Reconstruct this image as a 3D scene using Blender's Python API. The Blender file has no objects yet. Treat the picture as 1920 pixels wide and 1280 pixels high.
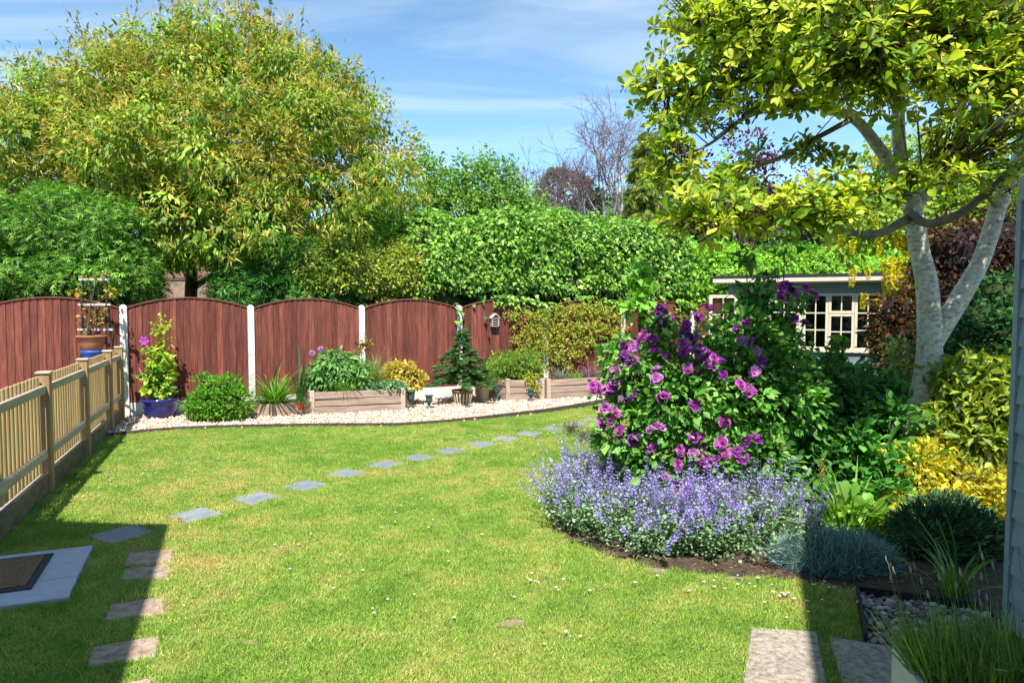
# A back garden in early summer: lawn, panel fence, gravel strip with planters, rose border, magnolia.
# World: metres, camera at the origin of the ground looking along +Y.
import bpy, math, random
import numpy as np
from mathutils import Vector, Matrix

R = math.radians
scene = bpy.context.scene
col = scene.collection
rng = np.random.default_rng(7)
random.seed(7)

# ---------------------------------------------------------------- camera, sky, sun, exposure
cam_d = bpy.data.cameras.new('camera'); cam = bpy.data.objects.new('camera', cam_d); col.objects.link(cam)
cam_d.lens = 24; cam_d.sensor_width = 36; cam_d.clip_start = 0.05; cam_d.clip_end = 2000
cam.location = (0, 0, 1.73); cam.rotation_euler = (R(90 - 2.818), 0, 0)
scene.camera = cam

SUN_EL, SUN_AZ = 57.0, 0.0          # sun stands behind the camera, shadows fall along +Y
world = bpy.data.worlds.new('World'); scene.world = world; world.use_nodes = True
wn, wl = world.node_tree.nodes, world.node_tree.links
wn.clear()
w_out = wn.new('ShaderNodeOutputWorld'); w_bg = wn.new('ShaderNodeBackground')
sky = wn.new('ShaderNodeTexSky'); sky.sky_type = 'NISHITA'; sky.sun_disc = False
sky.sun_elevation = R(SUN_EL); sky.sun_rotation = R(180 + SUN_AZ)
sky.air_density = 0.56; sky.dust_density = 0.05; sky.ozone_density = 0.9
w_bg.inputs['Strength'].default_value = 0.15
# thin cirrus, laid out on a plane high overhead
tc = wn.new('ShaderNodeTexCoord'); sep = wn.new('ShaderNodeSeparateXYZ'); wl.new(tc.outputs['Generated'], sep.inputs[0])
zz = wn.new('ShaderNodeMath'); zz.operation = 'MAXIMUM'; zz.inputs[1].default_value = 0.03; wl.new(sep.outputs[2], zz.inputs[0])
dx = wn.new('ShaderNodeMath'); dx.operation = 'DIVIDE'; wl.new(sep.outputs[0], dx.inputs[0]); wl.new(zz.outputs[0], dx.inputs[1])
dy = wn.new('ShaderNodeMath'); dy.operation = 'DIVIDE'; wl.new(sep.outputs[1], dy.inputs[0]); wl.new(zz.outputs[0], dy.inputs[1])
cmb = wn.new('ShaderNodeCombineXYZ'); wl.new(dx.outputs[0], cmb.inputs[0]); wl.new(dy.outputs[0], cmb.inputs[1])
mp = wn.new('ShaderNodeMapping'); mp.inputs['Scale'].default_value = (0.34, 0.85, 1); mp.inputs['Rotation'].default_value = (0, 0, R(-24)); mp.inputs['Location'].default_value = (1.7, 2.1, 0)
wl.new(cmb.outputs[0], mp.inputs[0])
nz = wn.new('ShaderNodeTexNoise'); nz.inputs['Scale'].default_value = 1.25; nz.inputs['Detail'].default_value = 7; nz.inputs['Roughness'].default_value = 0.55; nz.inputs['Distortion'].default_value = 0.9
wl.new(mp.outputs[0], nz.inputs[0])
rp = wn.new('ShaderNodeValToRGB'); rp.color_ramp.elements[0].position = 0.46; rp.color_ramp.elements[1].position = 0.76
rp.color_ramp.elements[1].color = (0.55, 0.55, 0.55, 1)
wl.new(nz.outputs[0], rp.inputs[0])
mx = wn.new('ShaderNodeMixRGB'); mx.inputs[2].default_value = (3.3, 3.7, 4.1, 1)
tn = wn.new('ShaderNodeMixRGB'); tn.blend_type = 'MULTIPLY'; tn.inputs[0].default_value = 1; tn.inputs[2].default_value = (0.88, 1.05, 0.96, 1); wl.new(sky.outputs[0], tn.inputs[1])   # cyan cast of the camera's blue
wl.new(rp.outputs[0], mx.inputs[0]); wl.new(tn.outputs[0], mx.inputs[1])
wl.new(mx.outputs[0], w_bg.inputs['Color']); wl.new(w_bg.outputs[0], w_out.inputs[0])

sun_d = bpy.data.lights.new('sun', 'SUN'); sun_d.energy = 4.2; sun_d.angle = R(0.5); sun_d.color = (1.0, 0.95, 0.86)
sun = bpy.data.objects.new('sun', sun_d); col.objects.link(sun)
sun.rotation_euler = (R(90 - SUN_EL), 0, R(-SUN_AZ)); sun.location = (0, -10, 20)

vs = scene.view_settings
vs.view_transform = 'Standard'; vs.look = 'None'; vs.gamma = 1; vs.use_curve_mapping = False
vs.exposure = 1.12
scene.cycles.use_denoising = True
scene.cycles.max_bounces = 8; scene.cycles.transparent_max_bounces = 12

# ---------------------------------------------------------------- helpers: objects
LOCS = {}
def tag(o, label=None, cat=None, group=None, kind=None):
    if label: o['label'] = label
    if cat: o['category'] = cat
    if group: o['group'] = group
    if kind: o['kind'] = kind
    return o
def thing(name, label, cat, loc, group=None):
    o = bpy.data.objects.new(name, None); col.objects.link(o); o.location = loc; o.empty_display_size = 0.1
    return tag(o, label, cat, group)
def world_loc(o):
    v = Vector(o.location)
    return v
def link(name, me, mat=None, parent=None):
    """mesh in world coordinates, optionally hung under a parent that sits at its own location"""
    if mat is not None and not me.materials: me.materials.append(mat)
    o = bpy.data.objects.new(name, me); col.objects.link(o)
    if parent is not None:
        o.parent = parent
        off = Vector((0, 0, 0)); p = parent
        while p is not None:
            off += Vector(p.location)
            if p.parent is not None: off += p.matrix_parent_inverse.translation
            p = p.parent
        o.matrix_parent_inverse = Matrix.Translation(-off)
    return o

# ---------------------------------------------------------------- helpers: meshes
def np_mesh(name, V, F, tint=None, smooth=False):
    """V (n,3); F list of (m,k) index arrays; tint (n,3) point colours"""
    me = bpy.data.meshes.new(name)
    V = np.asarray(V, np.float32); me.vertices.add(len(V)); me.vertices.foreach_set('co', V.ravel())
    if isinstance(F, np.ndarray): F = [F]
    F = [np.asarray(f, np.int32) for f in F if len(f)]
    loops = np.concatenate([f.ravel() for f in F]); tot = np.concatenate([np.full(len(f), f.shape[1], np.int32) for f in F])
    start = np.concatenate([[0], np.cumsum(tot)[:-1]]).astype(np.int32)
    me.loops.add(len(loops)); me.loops.foreach_set('vertex_index', loops.astype(np.int32))
    me.polygons.add(len(tot)); me.polygons.foreach_set('loop_start', start)
    if smooth: me.polygons.foreach_set('use_smooth', np.ones(len(tot), bool))
    if tint is not None:
        a = me.attributes.new('tint', 'FLOAT_COLOR', 'POINT')
        a.data.foreach_set('color', np.concatenate([np.asarray(tint, np.float32), np.ones((len(V), 1), np.float32)], 1).ravel())
    me.update(calc_edges=True)
    return me
class MB:
    """collects boxes, prisms, tubes, lathes in world coordinates"""
    def __init__(s): s.v = []; s.f = []
    def add(s, V, F):
        b = len(s.v); s.v += [tuple(p) for p in V]; s.f += [tuple(i + b for i in f) for f in F]; return s
    def box(s, c, size, ang=0.0):
        cx, cy, cz = c; hx, hy, hz = [a / 2 for a in size]; ca, sa = math.cos(ang), math.sin(ang)
        V = [(cx + x * ca - y * sa, cy + x * sa + y * ca, cz + z) for z in (-hz, hz) for x, y in ((-hx, -hy), (hx, -hy), (hx, hy), (-hx, hy))]
        return s.add(V, [(3, 2, 1, 0), (4, 5, 6, 7), (0, 1, 5, 4), (1, 2, 6, 5), (2, 3, 7, 6), (3, 0, 4, 7)])
    def bar(s, a, b, w, h, up=(0, 0, 1)):
        """box from a to b, w wide across, h along up"""
        a, b = Vector(a), Vector(b); d = (b - a).normalized(); u = Vector(up); x = d.cross(u).normalized(); u = x.cross(d)
        V = [p + x * (i * w / 2) + u * (j * h / 2) for p in (a, b) for i, j in ((-1, -1), (1, -1), (1, 1), (-1, 1))]
        return s.add(V, [(0, 1, 2, 3), (7, 6, 5, 4), (0, 4, 5, 1), (1, 5, 6, 2), (2, 6, 7, 3), (3, 7, 4, 0)])
    def prism(s, poly, z0, z1):
        n = len(poly); A = sum(poly[i][0] * poly[(i + 1) % n][1] - poly[(i + 1) % n][0] * poly[i][1] for i in range(n))
        if A < 0: poly = poly[::-1]
        V = [(x, y, z0) for x, y in poly] + [(x, y, z1) for x, y in poly]
        return s.add(V, [tuple(range(n - 1, -1, -1)), tuple(range(n, 2 * n))] + [(i, (i + 1) % n, (i + 1) % n + n, i + n) for i in range(n)])
    def lathe(s, c, prof, n=24):
        V = []; F = []
        for r, z in prof: V += [(c[0] + r * math.cos(2 * math.pi * k / n), c[1] + r * math.sin(2 * math.pi * k / n), c[2] + z) for k in range(n)]
        for i in range(len(prof) - 1):
            for k in range(n): F.append((i * n + k, i * n + (k + 1) % n, (i + 1) * n + (k + 1) % n, (i + 1) * n + k))
        F.append(tuple(range(n - 1, -1, -1))); F.append(tuple((len(prof) - 1) * n + k for k in range(n)))
        return s.add(V, F)
    def tube(s, path, rad, n=8):
        V, F = tube_vf(path, rad, n); return s.add(V, F)
    def mesh(s, name, smooth=False, bevel=0.0):
        me = bpy.data.meshes.new(name); me.from_pydata(s.v, [], s.f); me.update()
        if smooth:
            me.polygons.foreach_set('use_smooth', [len(p.vertices) == 4 for p in me.polygons])
        if bevel:
            import bmesh
            bm = bmesh.new(); bm.from_mesh(me)
            bmesh.ops.bevel(bm, geom=list(bm.edges), offset=bevel, segments=1, affect='EDGES', clamp_overlap=True); bm.to_mesh(me); bm.free()
        return me
    def build(s, name, mat, parent=None, smooth=False, bevel=0.0):
        return link(name, s.mesh(name, smooth, bevel), mat, parent)
def tube_vf(path, rad, n=8):
    path = [Vector(p) for p in path]; m = len(path)
    if not hasattr(rad, '__len__'): rad = [rad] * m
    V = []; F = []; ref = Vector((0.3, 1, 0.1)).normalized()
    for i, p in enumerate(path):
        d = (path[min(i + 1, m - 1)] - path[max(i - 1, 0)]).normalized()
        x = d.cross(ref)
        if x.length < 1e-3: x = d.cross(Vector((1, 0, 0)))
        x.normalize(); y = d.cross(x); ref = -x.cross(d) if False else ref
        for k in range(n):
            a = 2 * math.pi * k / n; V.append(tuple(p + (x * math.cos(a) + y * math.sin(a)) * rad[i]))
    for i in range(m - 1):
        for k in range(n): F.append((i * n + k, i * n + (k + 1) % n, (i + 1) * n + (k + 1) % n, (i + 1) * n + k))
    F.append(tuple(range(n - 1, -1, -1))); F.append(tuple((m - 1) * n + k for k in range(n)))
    return V, F
def spline(pts, per=5):
    """Catmull-Rom through points of any dimension"""
    P = [np.array(p, float) for p in pts]; P = [2 * P[0] - P[1]] + P + [2 * P[-1] - P[-2]]; out = []
    for i in range(1, len(P) - 2):
        for k in range(per):
            t = k / per; a, b, c, d = P[i - 1:i + 3]
            out.append(0.5 * (2 * b + (c - a) * t + (2 * a - 5 * b + 4 * c - d) * t * t + (3 * b - a - 3 * c + d) * t ** 3))
    out.append(P[-2]); return out

# ---------------------------------------------------------------- helpers: materials
def lin(r, g, b, k=1.0):
    f = lambda c: (c / 12.92 if c <= 0.04045 else ((c + 0.055) / 1.055) ** 2.4)
    return tuple(f(c / 255) * k for c in (r, g, b))
MATS = {}
def mat(name, c1, c2=None, scale=8.0, rough=0.7, bump=0.0, stretch=(1, 1, 1), vary=0.0, spec=0.3, c3=None, bump_scale=None, detail=6, metallic=0.0):
    """two or three colour noise, optional per-object brightness spread, optional relief"""
    m = bpy.data.materials.new(name); m.use_nodes = True; n, l = m.node_tree.nodes, m.node_tree.links
    b = n['Principled BSDF']; b.inputs['Roughness'].default_value = rough; b.inputs['Specular IOR Level'].default_value = spec; b.inputs['Metallic'].default_value = metallic
    tcn = n.new('ShaderNodeTexCoord'); mpn = n.new('ShaderNodeMapping'); mpn.inputs['Scale'].default_value = stretch
    l.new(tcn.outputs['Object'], mpn.inputs[0])
    oi = n.new('ShaderNodeObjectInfo'); vm = n.new('ShaderNodeVectorMath'); vm.operation = 'ADD'
    ml = n.new('ShaderNodeMath'); ml.operation = 'MULTIPLY'; ml.inputs[1].default_value = 37.0; l.new(oi.outputs['Random'], ml.inputs[0])
    l.new(mpn.outputs[0], vm.inputs[0]); l.new(ml.outputs[0], vm.inputs[1])
    no = n.new('ShaderNodeTexNoise'); no.inputs['Scale'].default_value = scale; no.inputs['Detail'].default_value = detail; no.inputs['Roughness'].default_value = 0.65
    l.new(vm.outputs[0], no.inputs['Vector'])
    cr = n.new('ShaderNodeValToRGB'); e = cr.color_ramp.elements
    e[0].position = 0.32; e[1].position = 0.68; e[0].color = (*c1, 1); e[1].color = (*(c2 or c1), 1)
    if c3: x = e.new(0.5); x.color = (*c3, 1)
    l.new(no.outputs[0], cr.inputs[0]); out = cr.outputs[0]
    if vary:
        hs = n.new('ShaderNodeHueSaturation'); mr = n.new('ShaderNodeMapRange'); mr.inputs['To Min'].default_value = 1 - vary; mr.inputs['To Max'].default_value = 1 + vary
        l.new(oi.outputs['Random'], mr.inputs[0]); l.new(mr.outputs[0], hs.inputs['Value']); l.new(out, hs.inputs['Color']); out = hs.outputs[0]
    l.new(out, b.inputs['Base Color'])
    if bump:
        bp = n.new('ShaderNodeBump'); bp.inputs['Strength'].default_value = bump; bp.inputs['Distance'].default_value = 0.01
        src = no
        if bump_scale:
            src = n.new('ShaderNodeTexNoise'); src.inputs['Scale'].default_value = bump_scale; src.inputs['Detail'].default_value = 5; l.new(vm.outputs[0], src.inputs['Vector'])
        l.new(src.outputs[0], bp.inputs['Height']); l.new(bp.outputs[0], b.inputs['Normal'])
    MATS[name] = m
    return m
def leaf_mat(name, rough=0.45, trans=0.3, spec=0.35, tcol=(1.0, 1.05, 0.55)):
    """leaf: glossy front, light let through; colour from the leaf's own tint"""
    m = bpy.data.materials.new(name); m.use_nodes = True; n, l = m.node_tree.nodes, m.node_tree.links
    b = n['Principled BSDF']; b.inputs['Roughness'].default_value = rough; b.inputs['Specular IOR Level'].default_value = spec
    at_ = n.new('ShaderNodeAttribute'); at_.attribute_name = 'tint'
    l.new(at_.outputs['Color'], b.inputs['Base Color'])
    tr = n.new('ShaderNodeBsdfTranslucent'); mu = n.new('ShaderNodeMixRGB'); mu.blend_type = 'MULTIPLY'; mu.inputs[0].default_value = 1
    mu.inputs[2].default_value = (*[c * 1.5 for c in tcol], 1); l.new(at_.outputs['Color'], mu.inputs[1]); l.new(mu.outputs[0], tr.inputs[0])
    ms = n.new('ShaderNodeMixShader'); ms.inputs[0].default_value = trans
    l.new(b.outputs[0], ms.inputs[1]); l.new(tr.outputs[0], ms.inputs[2]); l.new(ms.outputs[0], n['Material Output'].inputs[0])
    MATS[name] = m
    return m

# ---------------------------------------------------------------- helpers: foliage
def unit(a): return a / np.maximum(np.linalg.norm(a, axis=-1, keepdims=True), 1e-9)
def rvec(n): return unit(rng.normal(size=(n, 3)))
def tmpl(verts, faces): return (np.array(verts, float), [np.array(f, np.int32) for f in faces])
T_SIMPLE = tmpl([(0, 0, 0), (.5, .45, .10), (0, 1, -.06), (-.5, .45, .10)], [[(0, 1, 2), (0, 2, 3)]])
T_LEAF = tmpl([(0, 0, 0), (.34, .25, .05), (.5, .55, .07), (0, 1, -.10), (-.5, .55, .07), (-.34, .25, .05), (0, .5, -.01)],
              [[(0, 1, 6), (1, 2, 6), (2, 3, 6), (3, 4, 6), (4, 5, 6), (5, 0, 6)]])
T_OBOV = tmpl([(0, 0, 0), (.22, .25, .05), (.46, .58, .09), (.40, .80, .06), (0, 1, -.08), (-.40, .80, .06), (-.46, .58, .09), (-.22, .25, .05), (0, .35, -.015), (0, .72, -.005)],
              [[(0, 1, 8), (1, 2, 8), (2, 9, 8), (2, 3, 9), (3, 4, 9), (4, 5, 9), (5, 6, 9), (6, 8, 9), (6, 7, 8), (7, 0, 8)]])
T_LANCE = tmpl([(0, 0, 0), (.5, .35, .06), (.36, .7, -.02), (0, 1, -.22), (-.36, .7, -.02), (-.5, .35, .06)], [[(0, 1, 5), (2, 3, 4)], [(1, 2, 4, 5)]])
T_IVY = tmpl([(0, .08, 0), (.5, .05, -.04), (.30, .48, .03), (0, 1, -.08), (-.30, .48, .03), (-.5, .05, -.04), (0, .42, .06)],
             [[(6, 0, 1), (6, 1, 2), (6, 2, 3), (6, 3, 4), (6, 4, 5), (6, 5, 0)]])
def _frond(nf=4):
    V = [(0, 0, 0), (.05, .5, .02), (0, 1, -.12), (-.05, .5, .02)]; F = [(0, 1, 2), (0, 2, 3)]
    for i in range(nf):
        y = .12 + .7 * i / nf; ln = .48 * (1 - .55 * i / nf)
        for s in (-1, 1):
            b = len(V); V += [(0, y, 0), (s * ln * .55, y + .16, .03), (s * ln, y + .34, -.05), (s * ln * .35, y + .22, .0)]; F += [(b, b + 1, b + 2), (b, b + 2, b + 3)]
    return tmpl(V, [F])
T_FROND = _frond(4)
T_FROND3 = _frond(3)
T_FROND2 = _frond(2)
T_BLADE = tmpl([(-.5, 0, 0), (.5, 0, 0), (-.42, .4, .0), (.42, .4, .0), (-.3, .75, -.08), (.3, .75, -.08), (0, 1, -.24)], [[(0, 1, 3, 2), (2, 3, 5, 4)], [(4, 5, 6)]])
T_BLADE_ST = tmpl([(-.5, 0, 0), (.5, 0, 0), (-.35, .55, -.02), (.35, .55, -.02), (0, 1, -.1)], [[(0, 1, 3, 2)], [(2, 3, 4)]])
T_CATKIN = tmpl([(-.5, 0, 0), (.5, 0, 0), (0, 0, .03), (-.5, .5, .10), (.5, .5, .10), (0, .5, .15), (0, 1, .02)], [[(0, 1, 4, 3), (1, 2, 5, 4), (2, 0, 3, 5)], [(3, 4, 6), (4, 5, 6), (5, 3, 6)]])
T_TWIG = (*tmpl([(.5, 0, -.29), (-.5, 0, -.29), (0, 0, .58), (.28, 1, -.16), (-.28, 1, -.16), (0, 1, .32)], [[(1, 0, 3, 4), (0, 2, 5, 3), (2, 1, 4, 5)], [(3, 5, 4)]]), 'round')
T_CHIP = tmpl([(.5, .5, 0), (0, 1, .1), (-.5, .55, 0), (0, 0, -.1), (.05, .5, .5), (0, .5, -.5)], [[(0, 1, 4), (1, 2, 4), (2, 3, 4), (3, 0, 4), (1, 0, 5), (2, 1, 5), (3, 2, 5), (0, 3, 5)]])
def leaf_vf(P, D, N, L, W, T):
    """instance template T at P: y along D, z near N; L length, W width"""
    n = len(P); D = unit(D); N = unit(N - (N * D).sum(1, keepdims=True) * D); X = np.cross(D, N)
    tv, tf = T[0], T[1]; L = np.broadcast_to(L, (n,)); W = np.broadcast_to(W, (n,))
    V = (P[:, None, :] + X[:, None, :] * (tv[None, :, 0:1] * W[:, None, None]) + D[:, None, :] * (tv[None, :, 1:2] * L[:, None, None]) + N[:, None, :] * (tv[None, :, 2:3] * (W if len(T) == 3 else L)[:, None, None]))
    k = len(tv); off = (np.arange(n) * k)[:, None, None]
    F = [(f[None] + off).reshape(-1, f.shape[1]) for f in tf]
    return V.reshape(-1, 3), F, k
def palette(n, cols, spread=0.18, w=None):
    cols = np.array(cols); i = rng.choice(len(cols), n, p=w); j = rng.choice(len(cols), n, p=w); t = rng.random((n, 1)) * .5
    c = cols[i] * (1 - t) + cols[j] * t
    return c * np.exp(rng.normal(0, spread, (n, 1)))
class Leaves:
    def __init__(s): s.V = []; s.F = {}; s.C = []; s.n = 0
    def add(s, P, D, N, L, W, T, C):
        if len(P) == 0: return s
        V, F, k = leaf_vf(np.asarray(P, float), np.asarray(D, float), np.asarray(N, float), L, W, T)
        for f in F: s.F.setdefault(f.shape[1], []).append(f + s.n)
        s.V.append(V); s.C.append(np.repeat(np.clip(C, 0, 1), k, 0)); s.n += len(V); return s
    def raw(s, V, F, c):
        V = np.asarray(V, float)
        for f in F: s.F.setdefault(len(f), []).append(np.array([f], np.int32) + s.n)
        s.V.append(V); s.C.append(np.tile(np.asarray(c, float), (len(V), 1))); s.n += len(V); return s
    def build(s, name, material, parent=None):
        me = np_mesh(name, np.concatenate(s.V), [np.concatenate(f) for f in s.F.values()], np.concatenate(s.C))
        return link(name, me, material, parent)
def blob_points(blobs, n, lo=0.75, front=None):
    """n points in the shells of ellipsoid blobs (x,y,z,rx,ry,rz), not deep inside another; returns P, outward"""
    B = np.array([b if len(b) == 6 else (*b[:3], b[3], b[3], b[3]) for b in blobs], float)
    w = (B[:, 3] * B[:, 4] + B[:, 4] * B[:, 5] + B[:, 3] * B[:, 5]); w /= w.sum()
    Ps = []; Os = []; got = 0
    while got < n:
        i = rng.choice(len(B), n, p=w); d = rvec(n); r = lo + (1 - lo) * rng.random((n, 1))
        P = B[i, :3] + d * r * B[i, 3:]; O = unit(d / B[i, 3:])
        q = ((P[:, None, :] - B[None, :, :3]) / B[None, :, 3:]); ins = (q ** 2).sum(2); ins[np.arange(n), i] = 9
        ok = (ins > lo * lo * .85).all(1)
        if front is not None: ok &= front(P)
        Ps.append(P[ok]); Os.append(O[ok]); got += ok.sum()
    return np.concatenate(Ps)[:n], np.concatenate(Os)[:n]
def lumps(blobs, n, rlo, rhi, front=None, lo=.88):
    """smaller swellings over the surface of the blobs"""
    P, O = blob_points(blobs, n, lo, front); r = rng.uniform(rlo, rhi, n)
    return [(*(p - o * a * .35), a, a, a * .85) for p, o, a in zip(P, O, r)]
UP = np.array([0, 0, 1.0])
def clump_leaves(blobs, nc, per, cr, L, W, T, cols, lo=0.7, droop=0.2, out=0.7, jit=0.7, flat=0.6, up=0.6, front=None, spread=0.16, w=None, cspread=0.14, lv=0.25, zmin=None, nj=.45, og=.5, sq=0.0):
    """leaves in tufts: nc tuft centres in the blobs' shells, per leaves each within cr"""
    C, O = blob_points(blobs, nc, lo, front)
    ci = np.repeat(np.arange(nc), per); n = len(ci)
    off = rng.normal(size=(n, 3)) * cr * .55; off[:, 2] *= flat
    o = O[ci]; off -= o * ((off * o).sum(1, keepdims=True) * sq)      # sq flattens a tuft on to the surface
    P = C[ci] + off
    D = unit(o * out + unit(off) * .5 + rng.normal(size=(n, 3)) * jit * .6 - UP * droop)
    N = unit(UP * up + o * og + rng.normal(size=(n, 3)) * nj)
    col_ = palette(n, cols, spread, w) * np.exp(rng.normal(0, cspread, (nc, 1)))[ci]
    Ls = L * np.exp(rng.normal(0, lv, n)); Ws = W * Ls / L
    if zmin is not None:
        k = P[:, 2] > zmin; P, D, N, Ls, Ws, col_ = P[k], D[k], N[k], Ls[k], Ws[k], col_[k]
    return P, D, N, Ls, Ws, T, col_
def in_poly(P, poly):
    x, y = P[:, 0], P[:, 1]; r = np.zeros(len(P), bool); n = len(poly); j = n - 1
    for i in range(n):
        xi, yi = poly[i]; xj, yj = poly[j]
        c = ((yi > y) != (yj > y)) & (x < (xj - xi) * (y - yi) / (yj - yi + 1e-12) + xi); r ^= c; j = i
    return r
def lumpy(name, blobs, material, parent=None, shrink=0.8, seg=14):
    """dark woody inside of a hedge or crown: ellipsoids in one mesh"""
    V = []; F = []
    for b in blobs:
        b = b if len(b) == 6 else (*b[:3], b[3], b[3], b[3]); o = len(V); nr = seg // 2
        for i in range(nr + 1):
            th = math.pi * i / nr
            for k in range(seg):
                ph = 2 * math.pi * k / seg; j = shrink * random.uniform(.9, 1.06)
                V.append((b[0] + b[3] * j * math.sin(th) * math.cos(ph), b[1] + b[4] * j * math.sin(th) * math.sin(ph), b[2] + b[5] * j * math.cos(th)))
        for i in range(nr):
            for k in range(seg): F.append((o + i * seg + k, o + (i + 1) * seg + k, o + (i + 1) * seg + (k + 1) % seg, o + i * seg + (k + 1) % seg))
    me = bpy.data.meshes.new(name); me.from_pydata(V, [], F); me.update()
    return link(name, me, material, parent)


# ================================================================ materials
soil = mat('soil', (0.035, 0.024, 0.016), (0.10, 0.07, 0.05), 14, 0.95, 0.8, bump_scale=40)
turf = mat('turf_soil', (0.10, 0.12, 0.03), (0.20, 0.19, 0.07), 9, 0.95, 0.5, bump_scale=60)
field = mat('rough_ground', (0.05, 0.06, 0.025), (0.10, 0.10, 0.05), 0.4, 0.95)
gravel_bed_m = mat('gravel_fines', (0.32, 0.24, 0.17), (0.44, 0.36, 0.28), 60, 0.95, 0.5)
fence_red = mat('fence_stain', (0.095, 0.028, 0.021), (0.245, 0.075, 0.053), 5.0, 0.75, 0.35, (6, 6, 0.5), 0.30, 0.25, c3=(0.160, 0.047, 0.034), bump_scale=14)
fence_rail_m = mat('fence_rail_stain', (0.14, 0.05, 0.035), (0.22, 0.09, 0.06), 5, 0.75)
concrete_w = mat('white_painted_concrete', (0.48, 0.47, 0.43), (0.80, 0.79, 0.77), 4, 0.85, 0.25, bump_scale=40)
concrete_d = mat('mossy_concrete', (0.22, 0.20, 0.17), (0.42, 0.39, 0.34), 5, 0.9, 0.3)
pine = mat('treated_pine', (0.40, 0.26, 0.11), (0.58, 0.41, 0.20), 4.0, 0.7, 0.25, (8, 8, 0.5), 0.12, c3=(0.50, 0.34, 0.15))
pine_post = mat('treated_pine_post', (0.27, 0.165, 0.085), (0.42, 0.27, 0.14), 3.0, 0.75, 0.3, (8, 8, 0.5), 0.08)
pine_grey = mat('weathered_pine', (0.36, 0.29, 0.20), (0.50, 0.42, 0.31), 3.0, 0.8, 0.3, (1, 1, 6), 0.08)
pine_dark = mat('damp_pine_board', (0.10, 0.085, 0.055), (0.24, 0.19, 0.12), 5.0, 0.85, 0.3, (1, 1, 3), 0.1)
sleeper = mat('weathered_sleeper', (0.24, 0.17, 0.13), (0.42, 0.33, 0.27), 3.0, 0.85, 0.4, (1, 1, 9), 0.10, c3=(0.34, 0.25, 0.20))
sleeper_post = mat('sleeper_post', (0.34, 0.26, 0.20), (0.52, 0.42, 0.34), 4.0, 0.85, 0.4, (7, 7, 0.8), 0.08)
slate = mat('slate', (0.17, 0.185, 0.215), (0.25, 0.27, 0.305), 6, 0.6, 0.2, vary=0.10, bump_scale=30)
porcelain = mat('grey_paving', (0.36, 0.38, 0.43), (0.45, 0.47, 0.52), 10, 0.7, 0.1)
sandstone = mat('worn_paver', (0.20, 0.14, 0.105), (0.46, 0.34, 0.265), 18, 0.9, 0.7, vary=0.06, c3=(0.34, 0.245, 0.185), bump_scale=50)
rough_slab = mat('rough_slab', (0.17, 0.14, 0.115), (0.44, 0.375, 0.31), 32, 0.9, 0.9, c3=(0.31, 0.265, 0.22), bump_scale=45)
edging_m = mat('brown_edging', (0.055, 0.040, 0.034), (0.10, 0.075, 0.062), 10, 0.8, 0.3)
edging_b = mat('black_edging', (0.012, 0.012, 0.014), (0.025, 0.025, 0.028), 10, 0.6)
shed_paint = mat('grey_blue_paint', (0.21, 0.275, 0.305), (0.27, 0.335, 0.365), 5, 0.65, 0.15, (1, 1, 5), 0.04)
house_paint = mat('summerhouse_paint', (0.15, 0.20, 0.225), (0.21, 0.265, 0.29), 5, 0.65, 0.1)
cream = mat('cream_paint', (0.60, 0.53, 0.41), (0.70, 0.63, 0.50), 5, 0.6, 0.1)
felt = mat('roof_felt', (0.018, 0.020, 0.026), (0.035, 0.038, 0.048), 20, 0.85, 0.3)
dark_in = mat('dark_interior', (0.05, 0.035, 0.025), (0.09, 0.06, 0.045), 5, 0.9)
curtain_m = mat('blue_curtain', (0.10, 0.14, 0.25), (0.25, 0.30, 0.42), 12, 0.9, stretch=(6, 6, 0.5))
brick_wall_m = mat('pink_brick', (0.24, 0.15, 0.115), (0.36, 0.25, 0.20), 12, 0.9, 0.3)
render_m = mat('house_render', (0.55, 0.52, 0.47), (0.62, 0.59, 0.54), 4, 0.9)
tile_m = mat('roof_tile', (0.10, 0.055, 0.04), (0.17, 0.09, 0.06), 8, 0.9)
white_pvc = mat('white_plastic', (0.75, 0.75, 0.74), None, 5, 0.5)
def glass_mat():
    m = bpy.data.materials.new('window_glass'); m.use_nodes = True; n, l = m.node_tree.nodes, m.node_tree.links
    n.remove(n['Principled BSDF']); t = n.new('ShaderNodeBsdfTransparent'); t.inputs[0].default_value = (.75, .78, .80, 1)
    g_ = n.new('ShaderNodeBsdfGlossy'); g_.inputs['Roughness'].default_value = 0.02; fr = n.new('ShaderNodeFresnel'); fr.inputs[0].default_value = 1.5
    x = n.new('ShaderNodeMixShader'); l.new(fr.outputs[0], x.inputs[0]); l.new(t.outputs[0], x.inputs[1]); l.new(g_.outputs[0], x.inputs[2]); l.new(x.outputs[0], n['Material Output'].inputs[0])
    return m
glass = glass_mat()

# ================================================================ ground, lawn, gravel
def sheet(name, poly, z, material, parent=None, kind='structure'):
    me = bpy.data.meshes.new(name); A = sum(poly[i][0] * poly[(i + 1) % len(poly)][1] - poly[(i + 1) % len(poly)][0] * poly[i][1] for i in range(len(poly)))
    p = poly if A > 0 else poly[::-1]
    me.from_pydata([(x, y, z) for x, y in p], [], [tuple(range(len(p)))]); me.update()
    o = link(name, me, material, parent)
    if kind: o['kind'] = kind
    return o
sheet('ground', [(-250, -120), (250, -120), (250, 400), (-250, 400)], -0.03, field)
EDGE = [(-5.46, 9.04), (-4.95, 9.45), (-4.4, 9.66), (-3.91, 9.74), (-3.2, 9.82), (-2.64, 9.87), (-2.0, 9.88), (-1.56, 9.93), (-0.89, 10.24), (-0.08, 10.72), (0.8, 11.35), (1.74, 12.3), (2.5, 13.1)]
EDGE_S = [(float(p[0]), float(p[1])) for p in spline(EDGE, 4)]
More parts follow.
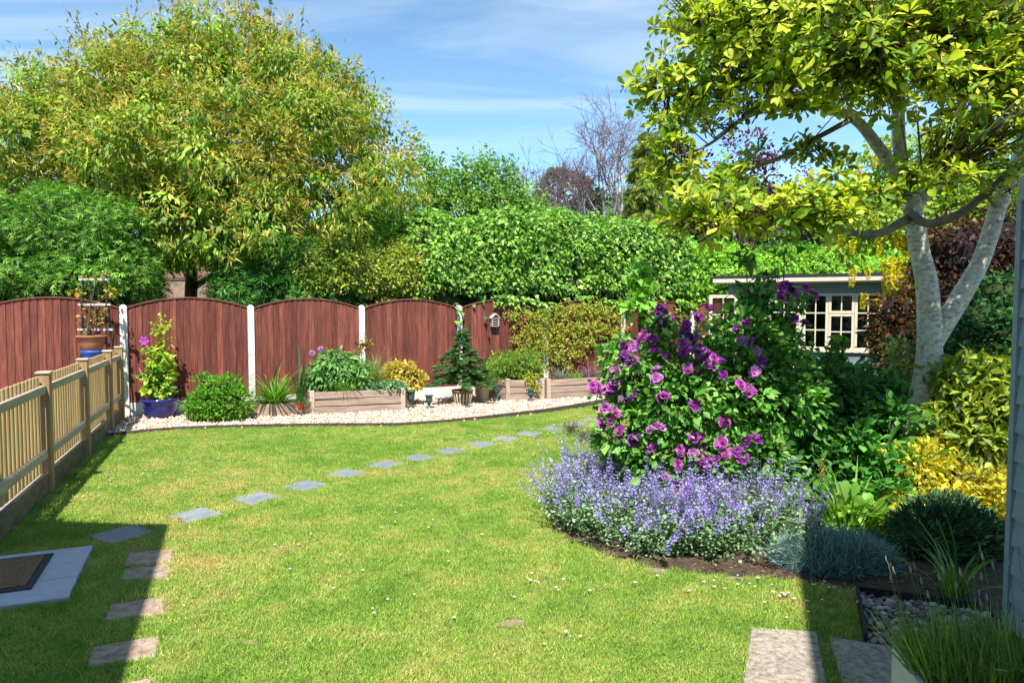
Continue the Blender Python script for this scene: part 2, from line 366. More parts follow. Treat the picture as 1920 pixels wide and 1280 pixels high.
BORDER = [(2.18, 4.06), (1.84, 4.22), (1.26, 4.36), (.81, 4.55), (.42, 5.0), (.28, 5.6), (.36, 6.4), (.7, 7.2), (1.2, 7.9), (2.0, 8.6), (3.2, 9.4)]
BORDER_S = [(float(p[0]), float(p[1])) for p in spline(BORDER, 4)]
LAWN = [(1.4, 1.2), (-1.9, 1.2), (-2.46, 1.68), (-4.34, 6.31)] + EDGE_S + [(4.0, 12.7), (4.6, 10.6)] + BORDER_S[::-1] + [(2.06, 4.02), (1.80, 3.40), (1.62, 2.9)]
lawn = sheet('lawn', LAWN, 0.0, turf)
bare_m = mat('bare_earth', (.17, .12, .075), (.36, .27, .18), 22, .95, .6)
for bx_, by_, ra, rb in ((.0, 3.66, .12, .055), (-.62, 4.2, .04, .035), (-1.35, 3.45, .04, .03), (.95, 4.42, .14, .05), (1.5, 4.3, .16, .04)):
    sheet('bare_patch', [(bx_ + ra * math.cos(t * .6283) * random.uniform(.7, 1.1), by_ + rb * math.sin(t * .6283) * random.uniform(.7, 1.1)) for t in range(10)], .005, bare_m, lawn, None)
sheet('border_soil', BORDER_S + [(4.6, 10.6), (9, 11), (9, 4.5), (4.5, 3.3), (2.66, 3.78)], 0.006, soil)
sheet('yard', [(-2.5, 1.6), (-4.4, 6.31), (-6.15, 10.8), (-10, 9.0), (-8, 0)], -0.01, mat('yard_paving', (0.22, 0.20, 0.17), (0.33, 0.30, 0.26), 6, 0.9))
GRAVEL = EDGE_S + [(3.6, 13.4), (4.0, 15.55), (-6.15, 10.8)]
sheet('gravel_strip', GRAVEL, 0.003, gravel_bed_m)

def stone_chips(name, poly, n, size, cols, w, z=0.006, avoid=None):
    lo = np.min(poly, 0); hi = np.max(poly, 0); P = lo + (hi - lo) * rng.random((n * 3, 2)); P = P[in_poly(P, poly)][:n]
    if avoid is not None: P = P[avoid(P)]
    m = len(P); P3 = np.c_[P, np.full(m, z) + rng.random(m) * .006]; D = rvec(m); D[:, 2] *= .25; N = rvec(m) * .5 + UP
    L = size * np.exp(rng.normal(0, .3, m)); lv = Leaves(); lv.add(P3, D, N, L, L * rng.uniform(.6, .95, m), T_CHIP, palette(m, cols, .12, w)); return lv
chip_m = leaf_mat('stone_chip', 0.85, 0.0, 0.2)
ch = stone_chips('gravel_chips', GRAVEL, 19000, 0.036, [(.56, .47, .37), (.66, .61, .54), (.50, .34, .22), (.38, .22, .14), (.48, .45, .41)], [.36, .24, .18, .12, .10])
tag(ch.build('gravel', chip_m), 'pale cream and orange gravel chips along the panel fence', 'gravel', kind='stuff')

# edging between the lawn and the gravel
m = MB(); E2 = EDGE_S
for i in range(len(E2) - 1):
    a, b = E2[i], E2[i + 1]; h = 0.055 + 0.055 * max(0, (a[0] + 1.0) / 3.5)
    m.bar((a[0], a[1], h / 2 - .01), (b[0], b[1], h / 2 - .01), 0.028, h + .02)
tag(m.build('lawn_edging', edging_m), 'long curved dark brown edging strip between the lawn and the pale gravel', 'edging')

# ================================================================ paving laid in the grass
def quad_slab(name, q, h, material, label, cat, group=None, z0=-0.02, bevel=0.006):
    o = MB().prism(q, z0, h).build(name, material, None, bevel=bevel); return tag(o, label, cat, group)
SLABS = []
ST = [(-2.97, 5.13), (-2.64, 5.61), (-2.32, 6.12), (-2.01, 6.56), (-1.72, 7.03), (-1.39, 7.44), (-1.08, 7.79), (-0.74, 8.14), (-0.4, 8.55), (-0.08, 8.9), (0.22, 9.28), (0.57, 9.65), (0.96, 10.05), (1.25, 10.44)]
ord_ = ['nearest the grey step', 'second from the grey step', 'third from the grey step', 'fourth from the grey step', 'fifth from the grey step', 'sixth from the grey step', 'seventh from the grey step', 'eighth from the grey step',
        'ninth from the grey step', 'tenth from the grey step', 'eleventh from the grey step', 'left of the dried alliums', 'behind the dried alliums', 'farthest right']
for i, (x, y) in enumerate(ST):
    s = .160 if i else .175; a = R(-32 + random.uniform(-4, 4)); q = []
    for k in range(4):
        t = a + math.pi / 4 + k * math.pi / 2; q.append((x + s * 1.36 * math.cos(t), y + s * 1.36 * math.sin(t)))
    SLABS.append(q); quad_slab('stepping_stone', q, 0.013, slate, 'square blue grey slate stepping stone in the lawn, ' + ord_[i], 'stepping stone', 'slate stepping stones across the lawn')
U = (-0.376, 0.927); Vv = (0.927, 0.376)
step = thing('paved_step', 'pale grey paved step with a thin joint at the left edge of the lawn', 'step', (-3.3, 4.2, 0))
for q in ([(-3.0, 4.81), (-2.752, 4.247), (-3.60, 3.90), (-3.86, 4.46)], [(-2.748, 4.238), (-2.61, 3.94), (-3.45, 3.60), (-3.596, 3.891)]):
    SLABS.append(q); MB().prism(q, -.03, .035).build('slab', porcelain, step, bevel=.004)
SLABS.append([(-3.0, 4.81), (-2.61, 3.94), (-3.45, 3.6), (-3.86, 4.46)])
dm = thing('doormat', 'brown coir doormat with a dark rubber rim on the grey step', 'doormat', (-3.4, 4.2, .035))
mat_q = [(-3.16, 4.63), (-2.9, 4.04), (-3.50, 3.79), (-3.76, 4.38)]
MB().prism(mat_q, .0352, .046).build('rubber_rim', mat('mat_rubber', (.03, .03, .035), (.05, .05, .055), 20, .8), dm)
cx = sum(p[0] for p in mat_q) / 4; cy = sum(p[1] for p in mat_q) / 4
MB().prism([(cx + (x - cx) * .88, cy + (y - cy) * .86) for x, y in mat_q], .04, .054).build('coir_pile', mat('coir', (.10, .055, .03), (.25, .15, .085), 60, .95, .9, c3=(.17, .095, .052)), dm)
PV = [[(-2.71, 4.73), (-2.42, 4.8), (-2.3, 4.55), (-2.59, 4.47)], [(-2.57, 4.44), (-2.29, 4.52), (-2.19, 4.29), (-2.49, 4.24)], [(-2.34, 3.89), (-2.07, 4.01), (-1.96, 3.78), (-2.25, 3.68)], [(-2.14, 3.39), (-1.85, 3.52), (-1.76, 3.31), (-2.04, 3.19)], [(-1.95, 2.99), (-1.67, 3.11), (-1.6, 2.93), (-1.87, 2.82)]]
pl = ['worn buff paver near the slate stones, farthest of the column', 'worn buff paver directly below the farthest one, laid tight against it', 'rounded worn buff paver alone in the middle of the column', 'worn buff paver near the bottom left with one rounded corner', 'worn buff paver cut off by the bottom edge of the photo']
for q, lb in zip(PV, pl):
    q = [(float(x), float(y)) for x, y in q]; SLABS.append(q); quad_slab('paver', q, .013, sandstone, lb, 'paver', 'worn pavers at the left of the lawn', bevel=.012)
for q, lb in (([(1.29, 3.6), (1.62, 3.55), (1.34, 2.75), (.93, 2.75)], 'rough concrete slab half in sun at the bottom right of the lawn'), ([(1.66, 3.49), (2.02, 3.36), (1.80, 2.7), (1.40, 2.7)], 'rough concrete slab in shade beside the pebbles')):
    SLABS.append(q); quad_slab('concrete_slab', q, .016, rough_slab, lb, 'slab', 'rough slabs by the lavender', bevel=.006)

# pebble bed with black edging
PB = [(2.08, 4.02), (1.83, 3.44), (2.02, 3.38), (2.3, 3.2), (2.62, 3.5), (2.66, 3.76)]
pb = sheet('pebble_bed', PB, 0.010, mat('pebble_fines', (.14, .12, .10), (.22, .19, .16), 60, .95))
pebs = []
for k in range(5):
    V, F = [], []
    b = MB(); n_ = 8
    for i, (r_, z_) in enumerate(((.25, -.42), (.44, -.25), (.5, 0), (.42, .26), (.2, .42))):
        for j in range(n_): t = 2 * math.pi * j / n_; V.append((r_ * math.cos(t) * random.uniform(.88, 1.1), .75 * r_ * math.sin(t) * random.uniform(.88, 1.1), .6 * z_))
    for i in range(4):
        for j in range(n_): F.append((i * n_ + j, i * n_ + (j + 1) % n_, (i + 1) * n_ + (j + 1) % n_, (i + 1) * n_ + j))
    F += [tuple(range(n_ - 1, -1, -1)), tuple(4 * n_ + j for j in range(n_))]
    me = bpy.data.meshes.new('pebble'); me.from_pydata(V, [], F); me.update(); me.polygons.foreach_set('use_smooth', [True] * len(F))
    me.materials.append(mat('pebble_stone_%d' % k, *[((.13, .115, .105), (.22, .20, .185)), ((.22, .19, .16), (.32, .28, .25)), ((.19, .125, .095), (.30, .21, .17)), ((.08, .08, .088), (.15, .15, .16)), ((.36, .335, .30), (.46, .43, .40))][k], 6, .7, .1)); pebs.append(me)
Q = np.min(PB, 0) + (np.max(PB, 0) - np.min(PB, 0)) * rng.random((2600, 2)); Q = Q[in_poly(Q, PB)]
kept = []
for x, y in Q:
    if all((x - a) ** 2 + (y - b) ** 2 > .030 ** 2 for a, b in kept): kept.append((x, y))
    if len(kept) >= 290: break
for x, y in kept:
    o = bpy.data.objects.new('pebble', random.choice(pebs)); col.objects.link(o); o.parent = pb
    s = random.uniform(.034, .056); o.location = (x, y, .012 + s * .24); o.scale = (s * 1.1, s, s * .9); o.rotation_euler = (random.uniform(-.4, .4), random.uniform(-.4, .4), random.uniform(0, 6.3))
e = MB()
for a, b in (((1.82, 3.43), (2.08, 4.03)), ((2.08, 4.03), (2.66, 3.80))): e.bar((*a, .02), (*b, .02), .016, .085)
tag(e.build('bed_edging', edging_b), 'black plastic edging around the pebbles beside the grey shed', 'edging')

# ================================================================ grass (one mass, tufts scattered on the lawn)
def gn_scatter(name, tv, tf, tint, P, rot, scl, material):
    """one object: a tuft mesh plus loose points; geometry nodes put a tuft on every point"""
    nt, npnt = len(tv), len(P)
    me = np_mesh(name, np.concatenate([tv, P]), tf, np.concatenate([tint, np.zeros((npnt, 3))]))
    a = me.attributes.new('is_pt', 'BOOLEAN', 'POINT'); a.data.foreach_set('value', np.r_[np.zeros(nt, bool), np.ones(npnt, bool)])
    a = me.attributes.new('rot', 'FLOAT_VECTOR', 'POINT'); a.data.foreach_set('vector', np.concatenate([np.zeros((nt, 3)), rot]).astype(np.float32).ravel())
    a = me.attributes.new('scl', 'FLOAT_VECTOR', 'POINT'); a.data.foreach_set('vector', np.concatenate([np.ones((nt, 3)), scl]).astype(np.float32).ravel())
    o = link(name, me, material)
    ng = bpy.data.node_groups.new(name + '_scatter', 'GeometryNodeTree')
    ng.interface.new_socket(name='Geometry', in_out='INPUT', socket_type='NodeSocketGeometry'); ng.interface.new_socket(name='Geometry', in_out='OUTPUT', socket_type='NodeSocketGeometry')
    n, l = ng.nodes, ng.links; gi = n.new('NodeGroupInput'); go = n.new('NodeGroupOutput')
    def at_(nm, dt):
        x = n.new('GeometryNodeInputNamedAttribute'); x.data_type = dt; x.inputs['Name'].default_value = nm; return x.outputs['Attribute']
    se = n.new('GeometryNodeSeparateGeometry'); se.domain = 'POINT'; l.new(gi.outputs[0], se.inputs['Geometry']); l.new(at_('is_pt', 'BOOLEAN'), se.inputs['Selection'])
    ip = n.new('GeometryNodeInstanceOnPoints'); l.new(se.outputs['Selection'], ip.inputs['Points']); l.new(se.outputs['Inverted'], ip.inputs['Instance'])
    er = n.new('FunctionNodeEulerToRotation'); l.new(at_('rot', 'FLOAT_VECTOR'), er.inputs[0]); l.new(er.outputs[0], ip.inputs['Rotation']); l.new(at_('scl', 'FLOAT_VECTOR'), ip.inputs['Scale'])
    l.new(ip.outputs[0], go.inputs[0])
    md = o.modifiers.new('scatter', 'NODES'); md.node_group = ng
    return o
def grass_material():
    m = bpy.data.materials.new('lawn_grass'); m.use_nodes = True; n, l = m.node_tree.nodes, m.node_tree.links
    b = n['Principled BSDF']; b.inputs['Roughness'].default_value = .6; b.inputs['Specular IOR Level'].default_value = .2
    ge = n.new('ShaderNodeNewGeometry')
    def noise(sc, det): x = n.new('ShaderNodeTexNoise'); x.inputs['Scale'].default_value = sc; x.inputs['Detail'].default_value = det; l.new(ge.outputs['Position'], x.inputs['Vector']); return x
    n1, n2, n3 = noise(.55, 3), noise(3.2, 4), noise(17, 2)
    ad = n.new('ShaderNodeMath'); ad.operation = 'MULTIPLY_ADD'; ad.inputs[1].default_value = .42; l.new(n1.outputs[0], ad.inputs[0])
    a2 = n.new('ShaderNodeMath'); a2.operation = 'MULTIPLY'; a2.inputs[1].default_value = .40; l.new(n2.outputs[0], a2.inputs[0]); l.new(a2.outputs[0], ad.inputs[2])
    a3 = n.new('ShaderNodeMath'); a3.operation = 'MULTIPLY_ADD'; a3.inputs[1].default_value = .18; l.new(n3.outputs[0], a3.inputs[0]); l.new(ad.outputs[0], a3.inputs[2])
    cr = n.new('ShaderNodeValToRGB'); e = cr.color_ramp.elements; e[0].position = .38; e[0].color = (.175, .335, .045, 1); e[1].position = .62; e[1].color = (.50, .46, .15, 1)
    x = e.new(.46); x.color = (.25, .41, .065, 1); x = e.new(.54); x.color = (.36, .455, .10, 1)
    l.new(a3.outputs[0], cr.inputs[0])
    at_ = n.new('ShaderNodeAttribute'); at_.attribute_name = 'tint'; mu = n.new('ShaderNodeMixRGB'); mu.blend_type = 'MULTIPLY'; mu.inputs[0].default_value = 1; l.new(cr.outputs[0], mu.inputs[1]); l.new(at_.outputs['Color'], mu.inputs[2])
    l.new(mu.outputs[0], b.inputs['Base Color'])
    tr = n.new('ShaderNodeBsdfTranslucent'); l.new(mu.outputs[0], tr.inputs[0]); ms = n.new('ShaderNodeMixShader'); ms.inputs[0].default_value = .25
    l.new(b.outputs[0], ms.inputs[1]); l.new(tr.outputs[0], ms.inputs[2]); l.new(ms.outputs[0], n['Material Output'].inputs[0])
    return m
nb = 46
bp = rng.normal(size=(nb, 2)) * .026; bd = np.c_[rng.normal(size=(nb, 2)) * .55, np.ones(nb)]
tv, tfl, tk = leaf_vf(np.c_[bp, np.zeros(nb)], bd, np.c_[rng.normal(size=(nb, 2)), np.zeros(nb)], rng.uniform(.013, .029, nb), rng.uniform(.0028, .0045, nb), T_BLADE_ST)
tt = np.repeat(np.exp(rng.normal(0, .22, (nb, 1))) * np.where(rng.random((nb, 1)) < .14, [[1.35, 1.1, 1.2]], [[1, 1, 1]]), tk, 0)
ntuft = 64000
lo = np.min(LAWN, 0); hi = np.max(LAWN, 0)
GP = lo + (hi - lo) * rng.random((ntuft * 3, 2)); GP = GP[in_poly(GP, LAWN)]
for q in SLABS:
    c = np.mean(q, 0); GP = GP[~in_poly(GP, [tuple(c + (np.array(p) - c) * .99) for p in q])]
BARE = [(.0, 3.66, .10, .045), (-.62, 4.2, .03, .03), (-1.35, 3.45, .03, .025), (.95, 4.42, .10, .04), (1.5, 4.3, .12, .03)]
for bx_, by_, ra, rb in BARE: GP = GP[((GP[:, 0] - bx_) / ra) ** 2 + ((GP[:, 1] - by_) / rb) ** 2 > rng.uniform(.5, 1.3, len(GP))]
keep = (GP[:, 0] > -6) & (np.abs(GP[:, 0]) < .9 * GP[:, 1] + 1.5); GP = GP[keep][:ntuft]
k = len(GP)
sc = np.exp(rng.normal(0, .2, (k, 1))) * np.ones((1, 3)); sc[:, 2] *= np.exp(rng.normal(0, .15, k))
gr = gn_scatter('grass', tv, tfl, tt, np.c_[GP, np.zeros(k)], np.c_[rng.normal(0, .12, (k, 2)), rng.uniform(0, 6.28, k)], sc, grass_material())
tag(gr, 'short mown green lawn grass with yellowed patches', 'grass', kind='stuff')

# ================================================================ back fence
F0 = np.array((-6.2, 10.9)); FS = np.array((1.721, .805)); FD = FS / np.linalg.norm(FS); FN = np.array((FD[1], -FD[0]))   # FN points at the camera
def fpt(i, off=0.0, t=0.0): p = F0 + FS * i + FN * off + FD * t; return (float(p[0]), float(p[1]))
fang = math.atan2(FD[1], FD[0])
post_lb = {-1: 'white concrete fence post at the far left beyond the low fence', 0: 'white concrete fence post where the low picket fence ends', 1: 'white concrete fence post left of the low planter', 2: 'white concrete fence post right of the ornamental grass',
           3: 'white concrete fence post behind the potted fir', 4: 'white concrete fence post half hidden in the yellow climber', 5: 'white concrete fence post right of the yellow climber', 6: 'white concrete fence post beside the open summerhouse door', 7: 'white concrete fence post behind the summerhouse'}
for i in range(-1, 8):
    x, y = fpt(i); h = 1.745
    b = MB().box((x, y, h / 2), (.105, .105, h), fang)
    b.v[4:8] = [(x + (p[0] - x), y + (p[1] - y), h) for p in b.v[4:8]]
    n0 = len(b.v); b.add([(x + (p[0] - x) * .35, y + (p[1] - y) * .35, h + .035) for p in b.v[4:8]], []); b.f.remove((4, 5, 6, 7))
    b.f += [(4, 5, 9, 8), (5, 6, 10, 9), (6, 7, 11, 10), (7, 4, 8, 11), (8, 9, 10, 11)]
    tag(b.build('fence_post', concrete_w), post_lb[i], 'fence post', 'white posts of the panel fence')
pan_lb = {-2: 'red brown arched fence panel at the far left edge', -1: 'red brown arched fence panel behind the trellis and terracotta bowl', 0: 'red brown arched fence panel behind the blue pot', 1: 'red brown arched fence panel behind the rounded planter shrub and alliums', 2: 'red brown arched fence panel behind the yellow leaved bush',
          3: 'red brown fence panel carrying the small insect house', 4: 'red brown fence panel mostly covered by the yellow climber', 5: 'red brown fence panel behind the highest left rose flowers', 6: 'red brown fence panel behind the open summerhouse door'}
for i in range(-2, 7):
    c = fpt(i + .5); pn = thing('timber_fence', pan_lb[i], 'fence', (c[0], c[1], .2), 'arched panels of the back fence')
    W = 1.9 - .108; nbd = 18; bw = W / nbd; seedz = random.uniform(-.01, .01)
    top = lambda s: 1.715 + seedz + .165 * max(0, math.sin(math.pi * s)) ** .85
    for k in range(nbd):
        t0, t1 = .054 + k * bw, .054 + (k + 1) * bw + .006; s0, s1 = k / nbd, (k + 1) / nbd
        j = random.uniform(0, .003)
        a, b_ = fpt(i, .010 + j, t0), fpt(i, .022 + j, t1); a2, b2 = fpt(i, .0, t0), fpt(i, .004, t1); z0 = .21 + random.uniform(-.004, .004)
        me = bpy.data.meshes.new('board')
        me.from_pydata([(*a, z0), (*b_, z0), (*b2, z0), (*a2, z0), (*a, top(s0)), (*b_, top(s1)), (*b2, top(s1)), (*a2, top(s0))], [], [(3, 2, 1, 0), (4, 5, 6, 7), (0, 1, 5, 4), (1, 2, 6, 5), (2, 3, 7, 6), (3, 0, 4, 7)]); me.update()
        link('board', me, fence_red, pn)
    cp = MB(); prev = None
    for k in range(25):
        s = k / 24; p = fpt(i, .012, .054 + s * W); q = (*p, top(s) + .012)
        if prev: cp.bar(prev, q, .052, .018)
        prev = q
    cp.build('arched_cap', fence_rail_m, pn)
    for z in (.45, 1.35): MB().bar((*fpt(i, -.018, .06), z), (*fpt(i, -.018, .06 + W), z), .03, .07).build('rail', fence_rail_m, pn)
    gb = MB().bar((*fpt(i, .0, .055), .095), (*fpt(i, .0, .055 + W), .095), .045, .22).build('gravel_board', concrete_w if i >= 0 else concrete_d, pn)

# ================================================================ low picket fence
P0 = np.array((-4.34, 6.31)); PD = np.array((-.376, .927)); PN = np.array((.927, .376))      # PN points to the lawn
def ppt(t, off=0.0): p = P0 + PD * t + PN * off; return (float(p[0]), float(p[1]))
pang = math.atan2(PD[1], PD[0])
ts = [-1.75, 0.0, 1.75, 3.40, 4.42]
pl = ['square timber post of the picket fence just outside the left edge', 'square timber post of the picket fence, nearest in view, casting a shadow', 'square timber post in the middle of the picket fence', 'square timber post of the picket fence beside the gravel', 'square timber end post against the white fence post']
for t, lb in zip(ts, pl):
    x, y = ppt(t); th = thing('picket_post', lb, 'fence post', (x, y, 0), 'timber posts of the picket fence')
    MB().box((x, y, .56), (.10, .10, 1.12), pang).build('post', pine_post, th, bevel=.006)
    MB().box((x, y, 1.132), (.125, .125, .024), pang).build('cap', pine_grey, th, bevel=.006)
bl = ['picket bay at the left edge, nearest the step', 'picket bay between the nearest and the middle post', 'picket bay between the middle post and the gravel', 'short picket bay against the back fence']
for (t0, t1), lb in zip(zip(ts[:-1], ts[1:]), bl):
    a, b = t0 + .055, t1 - .055; c = ppt((a + b) / 2); th = thing('picket_fence', 'low pale timber ' + lb, 'picket fence', (*c, .2), 'bays of the low picket fence')
    np_ = max(4, round((b - a) / .112)); sp = (b - a) / np_
    for k in range(np_):
        x, y = ppt(a + sp * (k + .5), -.035); h = random.uniform(-.006, .006); w = .062
        m = MB().box((x, y, .655), (w, .02, .90 + h), pang)
        q = [(p[0], p[1]) for p in m.v[4:8]]; ctr = [(q[0][0] + q[1][0]) / 2, (q[0][1] + q[1][1]) / 2]
        m.build('picket', pine, th, bevel=.008)
    for z in (.38, .98): MB().bar((*ppt(a, .0), z), (*ppt(b, .0), z), .045, .075).build('rail', pine_grey, th, bevel=.004)
    MB().bar((*ppt(a, .0), .10), (*ppt(b, .0), .10), .04, .20).build('base_board', pine_dark, th)

# ================================================================ timber raised beds
def raised_bed(name, label, pts, depth_dir, depth, h, rows, group='timber raised beds'):
    """front polyline pts, planks stacked in rows, square posts at the corners, soil inside"""
    c = np.mean(pts, 0); th = thing(name, label, 'planter', (float(c[0]), float(c[1]), 0), group); ph = h / rows
    back = [(pts[0][0] + depth_dir[0] * depth, pts[0][1] + depth_dir[1] * depth), (pts[-1][0] + depth_dir[0] * depth, pts[-1][1] + depth_dir[1] * depth)]
    loop = [back[0]] + list(pts) + [back[1]]
    for a, b in zip(loop[:-1], loop[1:]):
        L = math.hypot(b[0] - a[0], b[1] - a[1]); n = max(1, int(L / 1.6))
        for r in range(rows):
            z = ph * (r + .5) + random.uniform(-.003, .003); o1, o2 = random.uniform(-.010, .012), random.uniform(-.010, .012)
            nx, ny = (b[1] - a[1]) / L, -(b[0] - a[0]) / L
            MB().bar((a[0] + nx * o1, a[1] + ny * o1, z), (b[0] + nx * o2, b[1] + ny * o2, z + random.uniform(-.008, .008)), .045, ph - .012).build('plank', sleeper, th, bevel=.005)
    for k, p in enumerate(pts):
        q = pts[k + 1] if k + 1 < len(pts) else pts[k - 1]; an = math.atan2(q[1] - p[1], q[0] - p[0])
        MB().box((p[0], p[1], (h + .02) / 2), (.075, .085, h + .02), an).build('post', sleeper_post, th, bevel=.005)
    MB().prism(list(loop), .0, h - .05).build('soil', soil, th)
    return th
RBD = (-FN[0], -FN[1])
raised_bed('raised_bed', 'low weathered timber bed with the strappy green plant', [(-4.19, 10.69), (-3.30, 10.99)], RBD, .85, .21, 1)
raised_bed('raised_bed', 'long three plank timber bed with the rounded shrub', [(-3.24, 11.0), (-1.84, 11.45)], RBD, .85, .37, 3)
raised_bed('raised_bed', 'angled timber bed between the urns', [(-.50, 12.98), (-.08, 12.67), (.57, 12.78)], RBD, .75, .39, 3)
raised_bed('raised_bed', 'timber bed with sprung planks below the yellow climber', [(.68, 12.78), (1.95, 13.36), (2.5, 13.95)], RBD, .7, .38, 3)

# ================================================================ summerhouse
S0 = np.array((4.01, 13.5)); SE = np.array((.898, -.439)); SB = np.array((.439, .898))
def spt(s, d=0.0): p = S0 + SE * s + SB * d; return (float(p[0]), float(p[1]))
sang = math.atan2(SE[1], SE[0])
sh = thing('summerhouse', 'grey blue summerhouse with cream windows and flat dark roof', 'summerhouse', (*spt(1.6, .9), 0))
def sbox(name, s0, s1, d0, d1, z0, z1, m_, parent=sh, bevel=0): return MB().prism([spt(s0, d0), spt(s1, d0), spt(s1, d1), spt(s0, d1)], z0, z1).build(name, m_, parent, bevel=bevel)
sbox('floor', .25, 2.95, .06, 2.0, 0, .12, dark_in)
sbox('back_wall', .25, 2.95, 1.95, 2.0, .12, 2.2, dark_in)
for s in (.25, 2.90): sbox('side_wall', s, s + .05, .06, 1.95, .12, 2.2, house_paint)
sbox('frieze', .25, 2.95, 0, .06, 2.0, 2.2, house_paint)
sbox('corner_wall', .25, .40, 0, .06, 0, 2.0, house_paint)
for k in range(8): sbox('cladding_board', 1.6, 2.95, -.008 + (k % 2) * .003, .05, .01 + k * .115, .01 + k * .115 + .112, house_paint)
roof = sbox('roof', -.02, 3.18, -.22, 2.2, 2.262, 2.35, felt)
sbox('fascia', -.0, 3.16, -.20, -.17, 2.19, 2.26, cream); sbox('soffit', .0, 3.16, -.165, 0, 2.205, 2.215, cream); sbox('gutter_trim', -.01, 3.17, -.225, -.202, 2.215, 2.285, cream)
sbox('sill', 1.585, 2.965, -.05, .07, .915, .955, cream)
def casement(s0, s1, z0, z1, cols_, rows_, parent, d=0.0, fw=.045):
    w = MB().prism([spt(s0, d), spt(s1, d), spt(s1, d + .05), spt(s0, d + .05)], z0, z0 + fw)
    w.prism([spt(s0, d), spt(s1, d), spt(s1, d + .05), spt(s0, d + .05)], z1 - fw, z1)
    for a, b in ((s0, s0 + fw), (s1 - fw, s1)): w.prism([spt(a, d + .001), spt(b, d + .001), spt(b, d + .049), spt(a, d + .049)], z0 + fw, z1 - fw)
    wo = w.build('window', cream, parent)
    bar = MB(); bs = .022
    S = [s0 + fw + (s1 - s0 - 2 * fw) * k / cols_ for k in range(cols_ + 1)]; Z = [z0 + fw + (z1 - z0 - 2 * fw) * k / rows_ for k in range(rows_ + 1)]
    for s in S[1:-1]: bar.prism([spt(s - bs / 2, d + .008), spt(s + bs / 2, d + .008), spt(s + bs / 2, d + .04), spt(s - bs / 2, d + .04)], z0 + fw, z1 - fw)
    for z in Z[1:-1]: bar.prism([spt(s0 + fw, d + .010), spt(s1 - fw, d + .010), spt(s1 - fw, d + .038), spt(s0 + fw, d + .038)], z - bs / 2, z + bs / 2)
    bar.build('glazing_bar', cream, wo)
    for a, b in zip(S[:-1], S[1:]):
        for z_, y_ in zip(Z[:-1], Z[1:]):
            MB().prism([spt(a, d + .022), spt(b, d + .022), spt(b, d + .026), spt(a, d + .026)], z_, y_).build('pane', glass, wo)
    return wo
w_ = 1.30 / 3
sbox('mullion_post', 1.54, 1.60, -.01, .07, .0, 2.0, cream)
casement(1.605, 1.60 + w_, .96, 1.995, 2, 3, sh); casement(1.605 + w_, 1.60 + 2 * w_, .96, 1.62, 2, 2, sh); casement(1.605 + w_, 1.60 + 2 * w_, 1.63, 1.995, 2, 1, sh, -.004); casement(1.605 + 2 * w_, 1.60 + 3 * w_, .96, 1.995, 2, 3, sh)
sbox('door_post', .40, .44, -.012, .068, 0, 2.0, cream)
sbox('corner_trim', 2.906, 2.956, -.016, -.009, 0, 2.0, cream)
casement(1.0, 1.535, .70, 1.99, 2, 4, sh); sbox('door_panel', 1.0, 1.535, .0, .05, .13, .695, cream)
sbox('curtain', 2.50, 2.62, .12, .15, .95, 1.95, curtain_m)
sbox('curtain', 2.08, 2.40, .25, .28, .95, 1.45, curtain_m)
# open door leaf, swung out to the left
hx, hy = spt(.42, -.02); dd = Vector((-.997, -.07, 0)); nn = Vector((.07, -.997, 0))
dl = MB(); A = lambda r: (hx + dd.x * r, hy + dd.y * r)
for r0, r1, z0, z1 in ((.0, .06, .14, 1.98), (.50, .56, .14, 1.98), (.06, .50, 1.92, 1.98), (.06, .50, .14, .70)): dl.bar((*A(r0), (z0 + z1) / 2), (*A(r1), (z0 + z1) / 2), .04, z1 - z0)
do = dl.build('door', cream, sh); db = MB()
db.bar((*A(.268), 1.31), (*A(.292), 1.31), .03, 1.22)
for z in (1.0, 1.3, 1.6): db.bar((*A(.06), z), (*A(.50), z), .026, .022)
db.build('glazing_bar', cream, do)
for r0, r1 in ((.06, .268), (.292, .5)):
    for z0, z1 in ((.70, .989), (1.011, 1.289), (1.311, 1.589), (1.611, 1.92)): MB().bar((*A(r0), (z0 + z1) / 2), (*A(r1), (z0 + z1) / 2), .004, z1 - z0).build('pane', glass, do)

# ================================================================ grey shed at the right edge
C0 = np.array((2.665, 3.57)); CW = np.array((-.24, -.971)); CR = np.array((.971, -.24))
def cpt(a, r=0.0): p = C0 + CW * a + CR * r; return (float(p[0]), float(p[1]))
gs = thing('shed', 'pale grey blue weatherboarded shed cut off by the right edge', 'shed', (*cpt(.6, 1), 0))
for k in range(15):
    z0 = .03 + k * .15
    for side in (0, 1):
        m = MB(); L = 1.25 if side == 0 else 2.0
        P_ = (lambda a, o: cpt(a, -o)) if side == 0 else (lambda a, o: cpt(-o, a))
        a0, b0, a1, b1 = P_(.021, .022), P_(L, .022), P_(.021, .006), P_(L, .006); a2, b2 = P_(.021, -.01), P_(L, -.01)
        m.add([(*a0, z0), (*b0, z0), (*b1, z0 + .152), (*a1, z0 + .152), (*a2, z0), (*b2, z0), (*b2, z0 + .152), (*a2, z0 + .152)], [(0, 1, 2, 3), (5, 4, 7, 6), (4, 5, 1, 0), (3, 2, 6, 7), (4, 0, 3, 7), (1, 5, 6, 2)])
        m.build('board', shed_paint, gs)
MB().box((*cpt(-.004, -.004), 1.15), (.052, .052, 2.3), math.atan2(CR[1], CR[0])).build('corner_trim', shed_paint, gs)
MB().prism([cpt(.03, .03), cpt(1.2, .03), cpt(1.2, 1.95), cpt(.03, 1.95)], 0, 2.27).build('wall', shed_paint, gs)
MB().prism([cpt(.0, -.035), cpt(1.3, -.035), cpt(1.3, 2.1), cpt(.0, 2.1)], 2.28, 2.40).build('fascia', shed_paint, gs)
